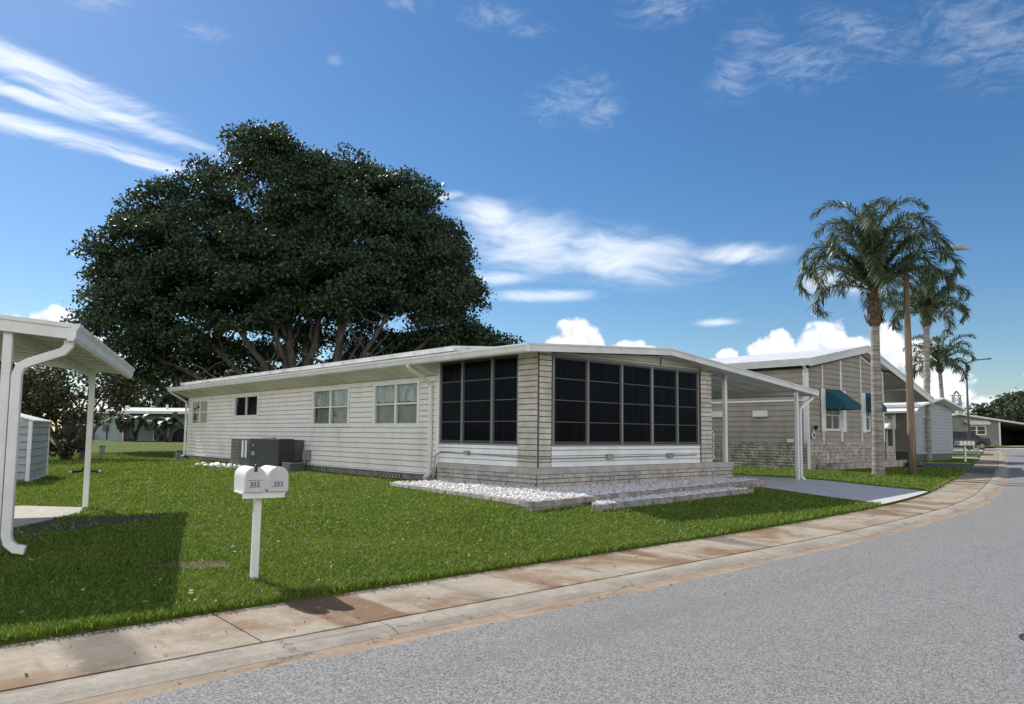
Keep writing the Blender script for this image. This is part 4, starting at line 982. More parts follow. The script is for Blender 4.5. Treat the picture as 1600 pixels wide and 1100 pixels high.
# view-facing basis used only to lay the crown out in metres around the tree's own trunk
TB = np.array([20.5, 42.0, .0]); ur = np.array([.74, -.67, 0]); ud = np.array([.67, .74, 0])
def big_tree():
    off = tuple(TB); t = thing('big_tree', 'huge dark spreading fig tree with many pale trunks behind the long white home', 'tree', off)
    # lobes: right, depth, height, radii (metres)
    lobes = [(-2.8,0,15.6,4.8,4.5,4.6),(1.4,1,14.6,4.8,5,4.5),(4.4,0,13.4,4.8,5,4.6),(7.0,.5,11.3,4.0,4.5,3.9),(8.4,0,9.0,2.8,3.5,2.5),(-7.3,0,12.8,4.4,4.5,4.3),(-10.6,.5,12.2,3.0,3.5,3.1),
             (-11.3,0,8.6,2.6,3,3.0),(-8,-1,8.5,4.4,4,3.3),(-3,-2,10.4,5.2,4,3.8),(2.5,-2,10.8,4.8,4,3.4),(-11,1,5.6,2.2,2.6,1.5),(-7,2,4.8,3.0,3,1.2),(8.8,1.5,7.2,3.0,2.6,1.8),
             (11.1,1.5,7.0,1.9,1.6,1.5),(12.7,2,7.0,.7,.8,1.3),(0,2,10,6,3,4),(-4,3,5.8,4,3,1.2),(4.5,3.5,5.6,4,3,1.8),(6.6,2.5,6.4,2.6,2.4,1.9)]
    C = []; Rr = []
    rag = [(rng.uniform(-13,10.5), rng.uniform(-2,2)) for _ in range(16)]
    for a_, d_ in rag:      # small outlying sprays that break the outline
        zt = 20.1-.075*(a_+1.2)**2-max(0,-a_-9)*.8; lobes.append((a_, d_, zt-rng.uniform(.2,1.2), .9, .9, .8))
    for x, d, z, rx, rd, rzz in lobes:
        n = int(4.3*(rx*rd*rzz)**(2/3)); u = rng.normal(0,1,(n,3)); u /= np.linalg.norm(u, axis=1)[:,None]
        q = u*rng.uniform(.35, 1.02, (n,1))**.4*np.array([rx, rd, rzz])*.90
        C.append(TB+np.outer(x+q[:,0], ur)+np.outer(d+q[:,1], ud)+np.outer(z+q[:,2], [0,0,1])); Rr.append(rng.uniform(.5,1.35,n)*min(1, rx/2))
    C = np.concatenate(C); Rr = np.concatenate(Rr); per = (320*Rr**2).astype(int)
    idx = np.repeat(np.arange(len(C)), per); n = len(idx)          # each tuft: leaves spread on a flattened, ragged dome
    u = rng.normal(0,1,(n,3)); u /= np.linalg.norm(u, axis=1)[:,None]; u[:,2] = np.abs(u[:,2])*1.1-.35
    P = C[idx]+u*Rr[idx][:,None]*(rng.uniform(.55,1.12,(n,1)))*np.array([1.1,1.1,.8])+rng.normal(0,.14,(n,3))
    P = P[P[:,2] > 2.4]
    print('big tree leaves', len(P))
    leaves('crown', P, .235, LEAFBIG, t, off, .6)
    m = MB(); W = lambda x, d, z: tuple(TB+ur*x+ud*d+np.array([0,0,z])); rr = random.Random(4)
    m.tube([W(0,0,-.4),W(0,0,1.2),W(-.2,0,2.6)], [1.3,1.0,.85], 14); m.tube([W(1.6,.3,-.4),W(1.7,.3,1.5),W(1.9,.2,3.2)], [1.0,.75,.6], 12); m.tube([W(-1.5,.8,-.4),W(-1.5,.8,1.5),W(-1.9,.8,3)], [.8,.6,.5], 12)
    ends = [(W(-.3,0,2.2),W(-1.0,-.8,9.5),.5),(W(0,0,2.4),W(1.2,-.9,10.5),.42),(W(1.8,.2,2.6),W(2.6,-1.4,9.5),.48),(W(1.9,.2,2.8),W(5.4,-1.8,8.2),.36),(W(1.9,.2,2.6),W(8.4,-.8,7.4),.32),
            (W(-.2,0,2.4),W(-3.4,-1.8,7.2),.40),(W(-1.7,.8,2.4),W(-6.6,-1.2,7.6),.36),(W(-1.8,.8,2.2),W(-9.5,-.4,6.0),.33),(W(-1.2,.8,1.8),W(-8.5,1.0,4.0),.28),(W(1.7,.3,1.8),W(9.0,.8,4.8),.26),
            (W(-.1,.2,2.4),W(-.2,1.5,13),.36),(W(.4,0,2),W(4.0,-2,5.5),.2),(W(-.4,0,2.2),W(-5,-2,4.6),.22),(W(1.5,0,2),W(3.4,-2,11.5),.28),(W(-.4,0,2.2),W(-2.2,-2,11),.28)]
    for i, (a, b_, r) in enumerate(ends):
        r *= .8; p = limb_path(a, b_, .14, 8, i); n = len(p); m.tube(p, [r*(1-.65*k/(n-1)) for k in range(n)], 9)
        for q in range(5):
            s = p[rr.randint(3, n-1)]; v = Vector((rr.uniform(-1,1), rr.uniform(-1,1), rr.uniform(.2,1))).normalized()*rr.uniform(1.6,3.4)
            pp = limb_path(s, tuple(Vector(s)+v), .25, 4, i*9+q); m.tube(pp, [r*.33*(1-.7*k/4) for k in range(5)], 6)
    m.build('trunk', BARK, t, off, smooth=True)
big_tree()

def simple_tree(name, label, base, lobes, mat, leaf, per, dens, trunk, cat='tree', seed=0, group=None, limbs=5, tr=.2, fr=None, aspect=.6):
    off = tuple(base); t = thing(name, label, cat, off, 0, group); base = np.array(base, float); C = []; Rr = []; rr = random.Random(seed)
    for x, d, z, rx, rd, rzz in lobes:
        n = max(6, int(dens*(rx*rd*rzz)**(2/3))); u = rng.normal(0,1,(n,3)); u /= np.linalg.norm(u, axis=1)[:,None]; q = u*rng.uniform(.3,1,(n,1))**.5*np.array([rx,rd,rzz])
        C.append(base+np.outer(x+q[:,0], ur)+np.outer(d+q[:,1], ud)+np.outer(z+q[:,2],[0,0,1])); Rr.append(rng.uniform(.5,1,n)*min(rx,rzz)*.28)
    P = leaf_cloud(np.concatenate(C), np.concatenate(Rr), per, leaf); leaves('crown', P, leaf, mat, t, off, aspect)
    m = MB(); top = lobes[0][2]
    for k in range(trunk):
        a = rr.uniform(-.3,.3); L = lobes[k % len(lobes)]; bb = base+ur*rr.uniform(-.15,.15)*trunk*.5+np.array([0,0,-.1]); ee = base+ur*(L[0]+rr.uniform(-.4,.4)*L[3])+ud*(L[1]+rr.uniform(-.4,.4)*L[4])+np.array([0,0,L[2]+.2*L[5]])
        p = limb_path(bb, ee, .12*top*.4, 6, seed+k); m.tube(p, [tr*(1-.7*i/6) for i in range(7)], 7)
        for q in range(limbs):
            s = p[rr.randint(2,6)]; v = Vector((rr.uniform(-1,1), rr.uniform(-1,1), rr.uniform(.1,.9))).normalized()*rr.uniform(.4,.9)*L[3]
            m.tube(limb_path(s, tuple(Vector(s)+v), .08, 3, q+seed), [tr*.35,tr*.28,tr*.2,tr*.1], 5)
    m.build('trunk', BARK, t, off, smooth=True); return t
simple_tree('bushy_tree', 'low bronze-leaved multi-stemmed tree on the lawn behind the left carport and shed', (7.2,36.7,0),
            [(-.2,0,2.9,2.7,2,1.3),(-2.2,0,2.6,2.0,1.6,1.4),(1.7,0,3.2,1.2,1.1,.8),(.1,0,1.2,1.0,.9,1.2),(-.3,0,.5,.85,.8,.6),(-3.4,0,3.0,1.8,1.5,1.4)], LEAFBR, .17, 26, 30, 9, seed=5, tr=.10, limbs=6)
# background growth seen under and beside the crown
bgt = [((25.5,88.0,.35),[(0,0,4.6,5.5,3,2.6),(5,0,3.8,4,3,2.0)],'dense dark tree behind the roof of the far green house, beside the palm'),
       ((13.0,90.0,.35),[(0,0,4.6,5,3,2.8)],'dark tree behind the left end of the far green house'),
       ((34.0,78.0,.35),[(0,0,4.5,6,3,2.6),(5,0,5,4,3,3)],'dark green tree behind the right part of the far green house'),
       ((5.0,62.0,.2),[(0,0,4.0,4.5,3,3)],'shadowed round tree at the far left behind the shed'),
       ((0.5,48.0,.05),[(0,0,3.4,3.6,3,2.6)],'shadowed tree at the left edge of the picture behind the shed roof')]
for i, (b_, lb, lab) in enumerate(bgt): simple_tree('leafy_tree', lab, b_, lb, LEAFDIST, .42, 26, 16, 2, seed=20+i, group='trees behind the far green house', tr=.22)

# palms -------------------------------------------------------------
def frond_arrays(base, az, el, L, nleaf, droop, leafL, rr, width=.03, hang=.8):
    "rachis curve with paired leaflets; returns V,F quads and the rachis points"
    p = np.array(base, float); pts = [p.copy()]; e = el; n = 14
    for i in range(n):
        e -= droop*3*((i+1)/n)**2/n; d = np.array([math.cos(az)*math.cos(e), math.sin(az)*math.cos(e), math.sin(e)]); p = p+d*L/n; pts.append(p.copy())
    pts = np.array(pts); V = []; F = []
    side0 = np.array([-math.sin(az), math.cos(az), 0])
    for k in range(nleaf):
        t = .10+.90*(k+.5)/nleaf; x = t*n; i = min(int(x), n-1); q = pts[i]*(1-(x-i))+pts[i+1]*(x-i); d = pts[i+1]-pts[i]; d /= np.linalg.norm(d)
        upn = np.cross(d, side0); upn /= np.linalg.norm(upn); upn *= (1 if upn[2] > 0 or abs(upn[2]) < .05 else -1)
        ll = leafL*(.45+.65*math.sin(math.pi*min(1, t*.80+.14)))*rr.uniform(.8,1.15)
        for sgn in (-1, 1):
            ph = rr.choice((-.35, .1, .55, .9))+rr.uniform(-.15,.15)       # leaflets leave the stem in several planes, plume-like
            dr = side0*sgn*.80*math.cos(ph)+upn*.8*math.sin(ph)+d*rr.uniform(.55,.9); dr /= np.linalg.norm(dr)
            m1 = q+dr*ll*.5+np.array([0,0,-1])*hang*ll*.06; m2 = q+dr*ll*.88+np.array([0,0,-1])*hang*ll*.38
            w = np.cross(dr, np.array([rr.uniform(-.6,.6), rr.uniform(-.6,.6), 1])); w /= (np.linalg.norm(w)+1e-9); w = w*width
            o = len(V); V += [q-w*.5, q+w*.5, m1+w, m1-w, m2+w*.2, m2-w*.2]; F += [(o,o+1,o+2,o+3),(o+3,o+2,o+4,o+5)]
    return V, F, pts
def palm(name, label, base, ztrunk, zheart, L, r0, r1, nfr, seed, group, lean=(0,0), boots=True, droopk=1.0, leafL=.5, width=.028, nleaf=44, mat=None, el0=88, el1=8):
    rr = random.Random(seed); off = tuple(base); t = thing(name, label, 'palm tree', off, 0, group); bx, by, bz = base
    hx, hy = bx+lean[0], by+lean[1]; H = ztrunk-bz
    m = MB(); n = 46; pts = []; rs = []
    for i in range(n+1):
        s = i/n; pts.append((bx+lean[0]*s**1.3, by+lean[1]*s**1.3, bz-.1+(H+.1)*s)); ring = 1+.035*(i % 2)
        rs.append((r0+(r1-r0)*min(1, s*1.15)+ .25*r0*math.exp(-s*22))*ring)
    m.tube(pts, rs, 14); m.build('trunk', PTRUNK, t, off, smooth=True)
    if boots:
        m = MB(); hb = zheart-ztrunk
        m.tube([(hx,hy,ztrunk-.05),(hx,hy,ztrunk+.1*hb),(hx,hy,ztrunk+.45*hb),(hx,hy,ztrunk+.8*hb),(hx,hy,zheart+.25)], [r1*1.0,r1*1.65,r1*1.5,r1*.95,r1*.6], 12)
        for k in range(26):
            a = k*2.4; z = ztrunk+.05+hb*.8*(k/26); c, s_ = math.cos(a), math.sin(a); r = r1*(1.65-.6*k/26)
            m.add([(hx+c*r-s_*.1,hy+s_*r+c*.1,z),(hx+c*r+s_*.1,hy+s_*r-c*.1,z),(hx+c*(r+.14)+s_*.04,hy+s_*(r+.14)-c*.04,z+.34),(hx+c*(r+.14)-s_*.04,hy+s_*(r+.14)+c*.04,z+.34),(hx+c*(r+.03),hy+s_*(r+.03),z+.1)], [(0,1,2,3),(0,3,4),(1,4,2)])
        m.build('boots', PBOOT, t, off)
    V = []; F = []; rc = MB()
    for k in range(nfr):
        az = k*2.399+rr.uniform(-.2,.2); f = k/nfr; el = R(el0-(el0-el1)*f+rr.uniform(-7,7)); Lk = L*rr.uniform(.9,1.1)*(1.12-.30*f)
        v, fc, pts = frond_arrays((hx,hy,zheart+.25*(1-f)), az, el, Lk, nleaf, (R(112)+R(60)*rr.random()*f+R(20)*rr.random())*droopk*(.75+.35*(1-f)*0+.25*rr.random()), leafL, rr, width)
        o = len(V); V += v; F += [tuple(o+i for i in q) for q in fc]; rc.tube([tuple(p) for p in pts[::2]]+[tuple(pts[-1])], [.05*(1-.85*i/8) for i in range(len(pts[::2])+1)], 5)
    np_mesh('fronds', np.array(V)-np.array(off), np.array(F), mat or LEAFPALM, t)
    rc.build('frond_stems', PSTEM, t, off, smooth=True)
    return t
def trunkmat():
    m = bpy.data.materials.new('palm_trunk'); m.use_nodes = True; t = m.node_tree; b = NB(t); p = t.nodes['Principled BSDF']
    oc = b.n('ShaderNodeTexCoord').outputs['Object']
    rings = b.noise(b.mapping(oc, (.5,.5,7)), 1.2, 4, .6); n = b.noise(oc, 8, 4)
    c = b.mix(b.smooth(rings, .38, .62), (.16,.145,.125), (.33,.31,.28)); c = b.mix(b.m('MULTIPLY', b.smooth(n, .5, .75), .4), c, (.12,.105,.09))
    b.link(c, p.inputs['Base Color']); p.inputs['Roughness'].default_value = .9
    bn = b.n('ShaderNodeBump'); bn.inputs['Strength'].default_value = .6; bn.inputs['Distance'].default_value = .03; b.link(rings, bn.inputs['Height']); b.link(bn.outputs[0], p.inputs['Normal'])
    return m
PTRUNK = trunkmat(); PBOOT = pmat('palm_boots', (.13,.085,.055), .9, .3, 8, bump=.6, bscale=20); PSTEM = pmat('palm_stem', (.13,.15,.07), .5, .15)
G = 'queen palms along the street'
gz_ = lambda x, y: float(lawn_z(x, y))
palm('palm_tree', 'nearest and tallest-looking queen palm, left of the brown wooden lamp pole', (29.5,11.6,gz_(29.5,11.6)), 5.65, 7.0, 4.15, .215, .165, 34, 1, G, (.02,-.02), leafL=.62, width=.021, nleaf=120, droopk=1.2, el0=96, el1=24)
palm('palm_tree', 'middle queen palm, just right of the brown wooden lamp pole', (48.9,16.3,gz_(48.9,16.3)), 8.2, 9.0, 3.5, .21, .17, 28, 2, G, (.1,-.15), leafL=.62, width=.028, nleaf=90, droopk=1.1, el0=86, el1=8)
palm('palm_tree', 'smallest, farthest queen palm beside the dark parked car, with a leaning trunk', (65.5,20.5,gz_(65.5,20.5)), 6.6, 7.3, 3.3, .19, .15, 20, 3, G, (-.15,.15), leafL=.65, width=.038, nleaf=64, droopk=.8, el0=72, el1=-10)
palm('palm_tree', 'pale grey-green palm crown showing above the far green house roof', (27.0,86.0,.35), 3.6, 4.4, 4.2, .3, .24, 18, 6, None, (0,0), leafL=.9, width=.10, nleaf=26, boots=False, mat=leafmat('grey_green_palm', (.05,.07,.055), (.12,.15,.12)))  # leaflets in a paler grey-green than the street palms
palm('palm_tree', 'small palm crown rising behind the roof of the far grey house', (126.4,34.3,.4), 2.6, 3.8, 3.2, .3, .25, 22, 8, None, (0,0), leafL=.9, width=.14, nleaf=22, boots=False)
palm('palm_tree', 'palm crown half hidden behind the trunks, above the pale third home', (78.0,32.0,.3), 4.2, 5.2, 3.2, .3, .25, 18, 9, None, (0,0), leafL=.8, width=.1, nleaf=22, boots=False)

# clumping banana-like plant before the green house
def clump(name, label, c, n, H, seed):
    rr = random.Random(seed); t = thing(name, label, 'plant', c); m = MB(); V = []; F = []
    for k in range(n):
        a = rr.uniform(0, 6.28); b0 = np.array([rr.uniform(-.5,.5), rr.uniform(-.4,.4), 0]); lean = rr.uniform(.3,1.3); tp = b0+np.array([math.cos(a)*lean, math.sin(a)*lean, H*rr.uniform(.45,.75)])
        m.tube([tuple(b0), tuple((b0+tp)/2+np.array([0,0,.15])), tuple(tp)], [.11,.09,.06], 6)
        for q in range(6):
            az = rr.uniform(0,6.28); el = rr.uniform(-.2,1.1); L = rr.uniform(.9,1.5); p = tp.copy(); e = el; w = .24; prev = None
            for i in range(6):
                d = np.array([math.cos(az)*math.cos(e), math.sin(az)*math.cos(e), math.sin(e)]); s = np.array([-math.sin(az), math.cos(az), 0])*w*math.sin(math.pi*(i+.4)/6.2)
                o = len(V); V += [p-s, p+s]
                if i: F.append((o-2, o-1, o+1, o))
                p = p+d*L/5; e -= .26
    m.build('stems', BARK, t); np_mesh('leaves', np.array(V), np.array(F), LEAFCL, t)
LEAFCL = leafmat('broad_leaves', (.05,.08,.045), (.16,.2,.13), .35, .2, .6)
clump('broad_leaf_plant', 'left clump of broad-leaved plants with bare stems before the far green house', fl(4.6,1.6,.32), 9, 3.0, 1)
clump('broad_leaf_plant', 'right clump of broad-leaved plants leaning over the covered grill', fl(7.4,1.6,.32), 9, 2.8, 2)

# ------------------------------------------------------------------ second home (taupe)
NX, NY, NZ = 30.3, 14.8, -.18
nh = thing('mobile_home', 'taupe clapboard home with stone base, white trim battens and teal window awnings', 'house', (NX,NY,NZ)); NO = (NX,NY,NZ)
TAUPE = pmat('taupe_siding', (.335,.30,.255), .6, .07, 1.2, dirt=((.15,.135,.12), .3, 1.5, (1,1,.4)))
TEAL = pmat('teal_canvas', (.008,.085,.12), .8, .12, 5)
STONE = pmat('taupe_stone', (.50,.455,.385), .9, .25, 3, bump=.8, bscale=20, dirt=((.20,.175,.15), .5, 4, (1,1,1)))
nL = lambda u, o, z: (NX-o, u, z); nF = lambda u, o, z: (u, NY-o, z)
gt = lambda x: 4.20+(x-NX)*(5.26-4.20)/(35.8-NX) if x < 35.8 else 5.26-(x-35.8)*(5.26-3.25)/(44.0-35.8)
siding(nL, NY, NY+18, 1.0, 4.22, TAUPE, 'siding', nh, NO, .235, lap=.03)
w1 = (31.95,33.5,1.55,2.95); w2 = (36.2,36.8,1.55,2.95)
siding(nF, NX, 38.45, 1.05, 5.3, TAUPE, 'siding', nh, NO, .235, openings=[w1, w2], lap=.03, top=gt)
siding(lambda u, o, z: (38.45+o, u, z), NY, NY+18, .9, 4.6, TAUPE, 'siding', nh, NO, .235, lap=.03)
m = MB(); m.box((NX+.03,NY+.05,-.3),(38.4,NY+18,1.0)); m.build('foundation', SKIRT, nh, NO)
bricks(nL, NY, NY+18, -.25, 1.0, 'stone_base', STONE, nh, NO, L=.42, H=.125, gap=.014, proud=.05, jit=.02, rough=.022, seed=21)
bricks(nF, NX, 38.45, -.22, 1.06, 'stone_base', STONE, nh, NO, L=.5, H=.16, gap=.014, proud=.04, jit=.012, seed=22)
m = MB(); fbox(m, nF, NX-.03, NX+.12, -.02, .04, 1.05, 4.2)
for x in (31.78, 33.62, 35.78, 38.4): 
    w = .05 if x != 33.62 else .08; fbox(m, nF, x-w, x+w, -.02, .045, 1.07, gt(x)-.02)
xa = 35.78
m.hexa([nF(35.83,-.01,5.08), nF(38.4,-.01,4.45), nF(38.4,.046,4.45), nF(35.83,.046,5.08), nF(35.83,-.01,5.17), nF(38.4,-.01,4.54), nF(38.4,.046,4.54), nF(35.83,.046,5.17)])
fbox(m, nL, NY-.03, NY+.12, 0, .04, 1.0, 4.2); m.build('trim_batten', TRIM, nh, NO)
window(nF, *w1, nh, NO, TRIM, 2, 2, .10, None, .03); window(nF, *w2, nh, NO, TRIM, 1, 2, .10, None, .03)
for x in (31.55, 33.62, 35.78, 36.84):
    m = MB(); fbox(m, nF, x, x+.40, .046, .085, 1.5, 3.4); o = m.build('shutter', TRIM, nh, NO, bevel=.008)
    m = MB()
    for k in range(13): m.hexa([nF(x+.05,.085,1.62+k*.13), nF(x+.35,.085,1.62+k*.13), nF(x+.35,.10,1.61+k*.13), nF(x+.05,.10,1.61+k*.13), nF(x+.05,.085,1.72+k*.13), nF(x+.35,.085,1.72+k*.13), nF(x+.35,.088,1.72+k*.13), nF(x+.05,.088,1.72+k*.13)])
    m.build('slats', TRIM, o, NO)
def awning(fr, u0, u1, zt, zb, out, mat, off, parent, val=.22, name='awning'):
    m = MB(); th = .012
    m.hexa([fr(u0,.05,zt-th), fr(u1,.05,zt-th), fr(u1,out,zb-th), fr(u0,out,zb-th), fr(u0,.05,zt), fr(u1,.05,zt), fr(u1,out,zb), fr(u0,out,zb)])
    fbox(m, fr, u0, u1, out-.01, out-.001, zb-val, zb-th-.001)
    for u in (u0+.003, u1-.003): m.add([fr(u,.05,zt-th-.001), fr(u,out-.012,zb-th-.001), fr(u,out-.012,zb-val), fr(u,.05,zb-val+.0)], [(0,1,2,3)])
    return m.build(name, mat, parent, off)
awning(nF, 31.95, 33.55, 3.42, 2.72, .95, TEAL, NO, nh); awning(nF, 36.18, 36.82, 3.42, 2.72, .8, TEAL, NO, nh)
# small sun hoods over the high windows of the side wall
for y in (16.55, 18.7, 21.0):
    m = MB(); fbox(m, nL, y, y+.7, .02, .16, 2.15, 2.42); m.build('window_hood', WHITE, nh, NO, bevel=.01)
m = MB(); fbox(m, nL, NY+.1, NY+18, .03, .10, 2.80, 2.88); m.build('side_rail', TRIM, nh, NO)
# roof
m = MB(); rp = [(29.98,4.60),(35.8,5.64),(44.35,3.50),(44.35,3.40),(35.8,5.54),(29.98,4.50)]; m.prism(rp, 'y', NY-.35, NY+18.5)
k = NY+.2
while k < NY+18:
    for (xa, za), (xb, zb) in (((29.98,4.60),(35.8,5.64)), ((35.8,5.64),(44.35,3.50))):
        m.hexa([(xa,k,za-.01),(xb,k,zb-.01),(xb,k+.02,zb-.01),(xa,k+.02,za-.01),(xa,k,za+.010),(xb,k,zb+.010),(xb,k+.02,zb+.010),(xa,k+.02,za+.010)])
    k += .61
m.build('roof', ROOFW, nh, NO)
m = MB()
for (xa, za), (xb, zb) in (((29.95,4.62),(35.8,5.67)), ((35.8,5.67),(44.4,3.50))):
    for ya, yb, a, e in ((NY-.40,NY-.33,-.36,-.07),(NY-.43,NY-.33,-.08,0)):
        m.hexa([(xa,ya,za+a),(xb,ya,zb+a),(xb,yb,zb+a),(xa,yb,za+a),(xa,ya,za+e),(xb,ya,zb+e),(xb,yb,zb+e),(xa,yb,za+e)])
m.build('fascia', FASC, nh, NO, bevel=.006)
m = MB(); m.prism([(29.98,4.30),(29.88,4.30),(29.82,4.48),(29.78,4.60),(29.98,4.60)], 'y', NY-.42, NY+18.5); m.build('gutter', TRIM, nh, NO)
m = MB(); m.add([(29.95,NY-.35,4.24),(NX+.05,NY-.35,4.28),(NX+.05,NY+18,4.28),(29.95,NY+18,4.24)], [(0,1,2,3)]); m.add([(38.45,NY-.33,4.55),(44.3,NY-.33,3.28),(44.3,NY+18,3.28),(38.45,NY+18,4.55)], [(0,1,2,3)])
m.add([(NX,NY-.33,4.24),(35.8,NY-.33,5.28),(35.8,NY+.02,5.28),(NX,NY+.02,4.24)],[(0,1,2,3)]); m.add([(35.8,NY-.33,5.28),(38.45,NY-.33,4.66),(38.45,NY+.02,4.66),(35.8,NY+.02,5.28)],[(0,1,2,3)]); m.build('soffit', FASC, nh, NO)
m = MB(); m.rtube([(29.9,NY-.1,4.32),(30.05,NY-.1,4.2),(30.22,NY-.1,4.02),(30.22,NY-.1,3.8),(30.22,NY-.1,-.1)], .09, .08, side=(0,1,0)); m.build('downspout', TRIM, nh, NO)
for y in (NY-.2, NY+6, NY+12): m = MB(); m.box((41.4,y-.06,gz_(41.4,y)),(41.52,y+.06,3.9)); m.build('carport_post', GREY, nh, NO)
m = MB(); m.box((41.42,NY-.2,3.78),(41.5,NY+17,3.9)); m.build('carport_beam', FASC, nh, NO)
bricks(nF, 38.6, 39.7, -.1, .85, 'porch_base', STONE, nh, NO, L=.4, H=.16, gap=.014, proud=.04, seed=25)
m = MB(); m.box((38.5,NY+.02,-.2),(39.7,NY+2.2,.84)); m.build('porch_step', STUCCO, nh, NO)
t = thing('house_number_plate', 'round white number plate under a small black lantern on the taupe home', 'number plate', (30.75,NY-.06,1.35))
m = MB(); m.lathe([(.17,0),(.17,.02),(.15,.03)], (0,0,0), 24); o = m.build('plate', WHITE, t); o.rotation_euler = (R(90),0,0)
m = MB(); m.lathe([(.10,0),(.10,.004)], (0,0,.031), 20); o = m.build('inner_disc', MGREY, t); o.rotation_euler = (R(90),0,0)
m = MB(); m.box((-.03,-.12,.30),(.03,.02,.34)); m.lathe([(.05,.22),(.09,.36),(.02,.42)], (0,-.12,0), 8); m.build('lantern', BLACK, t)
t = thing('electric_meter', 'small pale meter box low on the side wall of the taupe home', 'meter box', (NX-.05,15.5,1.1)); m = MB(); m.box((-.1,-.14,-.08),(.02,.14,.08)); m.build('box', TRIM, t, bevel=.01); m = MB(); m.tube([(-.04,0,-.08),(-.04,0,-.2)], .02, 6); m.build('pipe', GREY, t)
# stone planter before it
t = thing('stone_planter', 'low ledge-stone planter along the front of the taupe home', 'planter', (32.5,14.2,NZ))
bricks(lambda u, o, z: (u, 13.75-o, z), 31.0, 38.3, -.22, .16, 'planter_wall', STONE, t, (32.5,14.2,NZ), L=.5, H=.13, gap=.012, proud=.04, jit=.02, seed=31)
bricks(lambda u, o, z: (31.0-o, u, z), 13.75, 14.7, -.22, .16, 'planter_wall', STONE, t, (32.5,14.2,NZ), L=.45, H=.13, gap=.012, proud=.04, jit=.02, seed=32)
m = MB(); m.box((31.02,13.77,-.2),(38.3,14.7,.13)); m.build('soil', SKIRT, t, (32.5,14.2,NZ))
m = MB(); m.box((30.95,13.68,.165),(38.3,13.95,.20)); m.build('coping', STUCCO, t, (32.5,14.2,NZ), bevel=.01)
t = thing('garden_stake', 'thin white stake standing by the stone base of the taupe home', 'stake', (31.2,14.35,-.15)); m = MB(); m.tube([(0,0,0),(0,0,.75)], .025, 6); m.build('rod', WHITE, t); m = MB(); m.lathe([(.03,.75),(.045,.78),(.01,.82)], (0,0,0), 8); m.build('tip', WHITE, t)
t = thing('black_bag', 'small dark heap lying at the foot of the taupe home beside the first palm', 'bag', (38.3,13.4,gz_(38.3,13.4)))
m = MB(); m.lathe([(.35,0),(.42,.12),(.3,.28),(.1,.34)], (0,0,0), 12); o = m.build('bag', BLACK, t, smooth=True); o.scale = (1.2,.8,1)

# ------------------------------------------------------------------ third home (grey, behind the lamp pole)
X3, Y3, Z3 = 47.0, 16.3, .0
h3 = thing('mobile_home', 'small grey home with bright white roof edges and white awning, behind the brown lamp pole', 'house', (X3,Y3,Z3)); O3 = (X3,Y3,Z3)
GREY3 = pmat('warm_grey_siding', (.22,.21,.19), .6, .06, 1); PALE3 = pmat('pale_blue_grey_siding', (.34,.36,.38), .6, .06, 1)
l3 = lambda u, o, z: (X3-o, u, z); f3 = lambda u, o, z: (u, Y3-o, z)
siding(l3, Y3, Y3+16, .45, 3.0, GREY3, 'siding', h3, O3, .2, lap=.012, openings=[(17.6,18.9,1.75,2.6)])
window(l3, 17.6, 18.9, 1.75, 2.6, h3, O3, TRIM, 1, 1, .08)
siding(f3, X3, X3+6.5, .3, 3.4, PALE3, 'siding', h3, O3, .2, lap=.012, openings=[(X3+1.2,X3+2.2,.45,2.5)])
m = MB(); fbox(m, f3, X3+1.2,X3+2.2,-.1,-.02,.45,2.5); m.build('door', pmat('door_blue_grey',(.25,.28,.33),.5,.1), h3, O3)
m = MB(); m.box((X3+.05,Y3+.05,-.3),(X3+6.4,Y3+16,.45)); m.build('skirting', MGREY, h3, O3)
m = MB(); m.prism([(46.3,3.20),(50.2,3.80),(54.2,3.20),(54.2,3.10),(50.2,3.7),(46.3,3.1)], 'y', Y3-.6, Y3+16.4); m.build('roof', ROOFW, h3, O3)
m = MB(); m.box((46.22,Y3-.6,3.08),(46.3,Y3+16.4,3.24)); m.box((45.9,Y3-.5,2.74),(46.0,Y3+16,2.84)); m.build('white_edge', WHITE, h3, O3)
m = MB(); m.add([(45.9,Y3-.5,2.85),(46.35,Y3-.5,3.08),(46.35,Y3+16,3.08),(45.9,Y3+16,2.85)], [(0,1,2,3)]); m.build('lean_to_roof', ROOFW, h3, O3)
awning(l3, 17.35, 18.6, 2.75, 1.85, 1.5, WHITE, O3, h3, val=.05)
for y in (17.2,17.6): m = MB(); m.box((46.2,y,-.05),(46.3,y+.1,2.6)); m.build('porch_post', TRIM, h3, O3)
# fourth home
X4, Y4 = 62.0, 21.4
h4 = thing('mobile_home', 'pale blue-grey home partly hidden between the middle and far palm trunks', 'house', (X4,Y4,.2)); O4 = (X4,Y4,.2)
l4 = lambda u, o, z: (X4-o, u, z); f4 = lambda u, o, z: (u, Y4-o, z)
siding(l4, Y4, Y4+15, .4, 3.0, PALE3, 'siding', h4, O4, .2, lap=.012); siding(f4, X4, X4+5, .4, 3.2, PALE3, 'siding', h4, O4, .2, lap=.012, openings=[(X4+1,X4+2.2,1.2,2.3)])
window(f4, X4+1, X4+2.2, 1.2, 2.3, h4, O4, TRIM, 2, 1, .08)
m = MB(); m.box((X4+.05,Y4+.05,-.2),(X4+4.9,Y4+15,.4)); m.build('skirting', MGREY, h4, O4)
m = MB(); m.prism([(61.6,3.10),(64.5,3.65),(67.4,3.10),(67.4,3.00),(64.5,3.55),(61.6,3.0)], 'y', Y4-.6, Y4+15.4); m.build('roof', ROOFW, h4, O4)

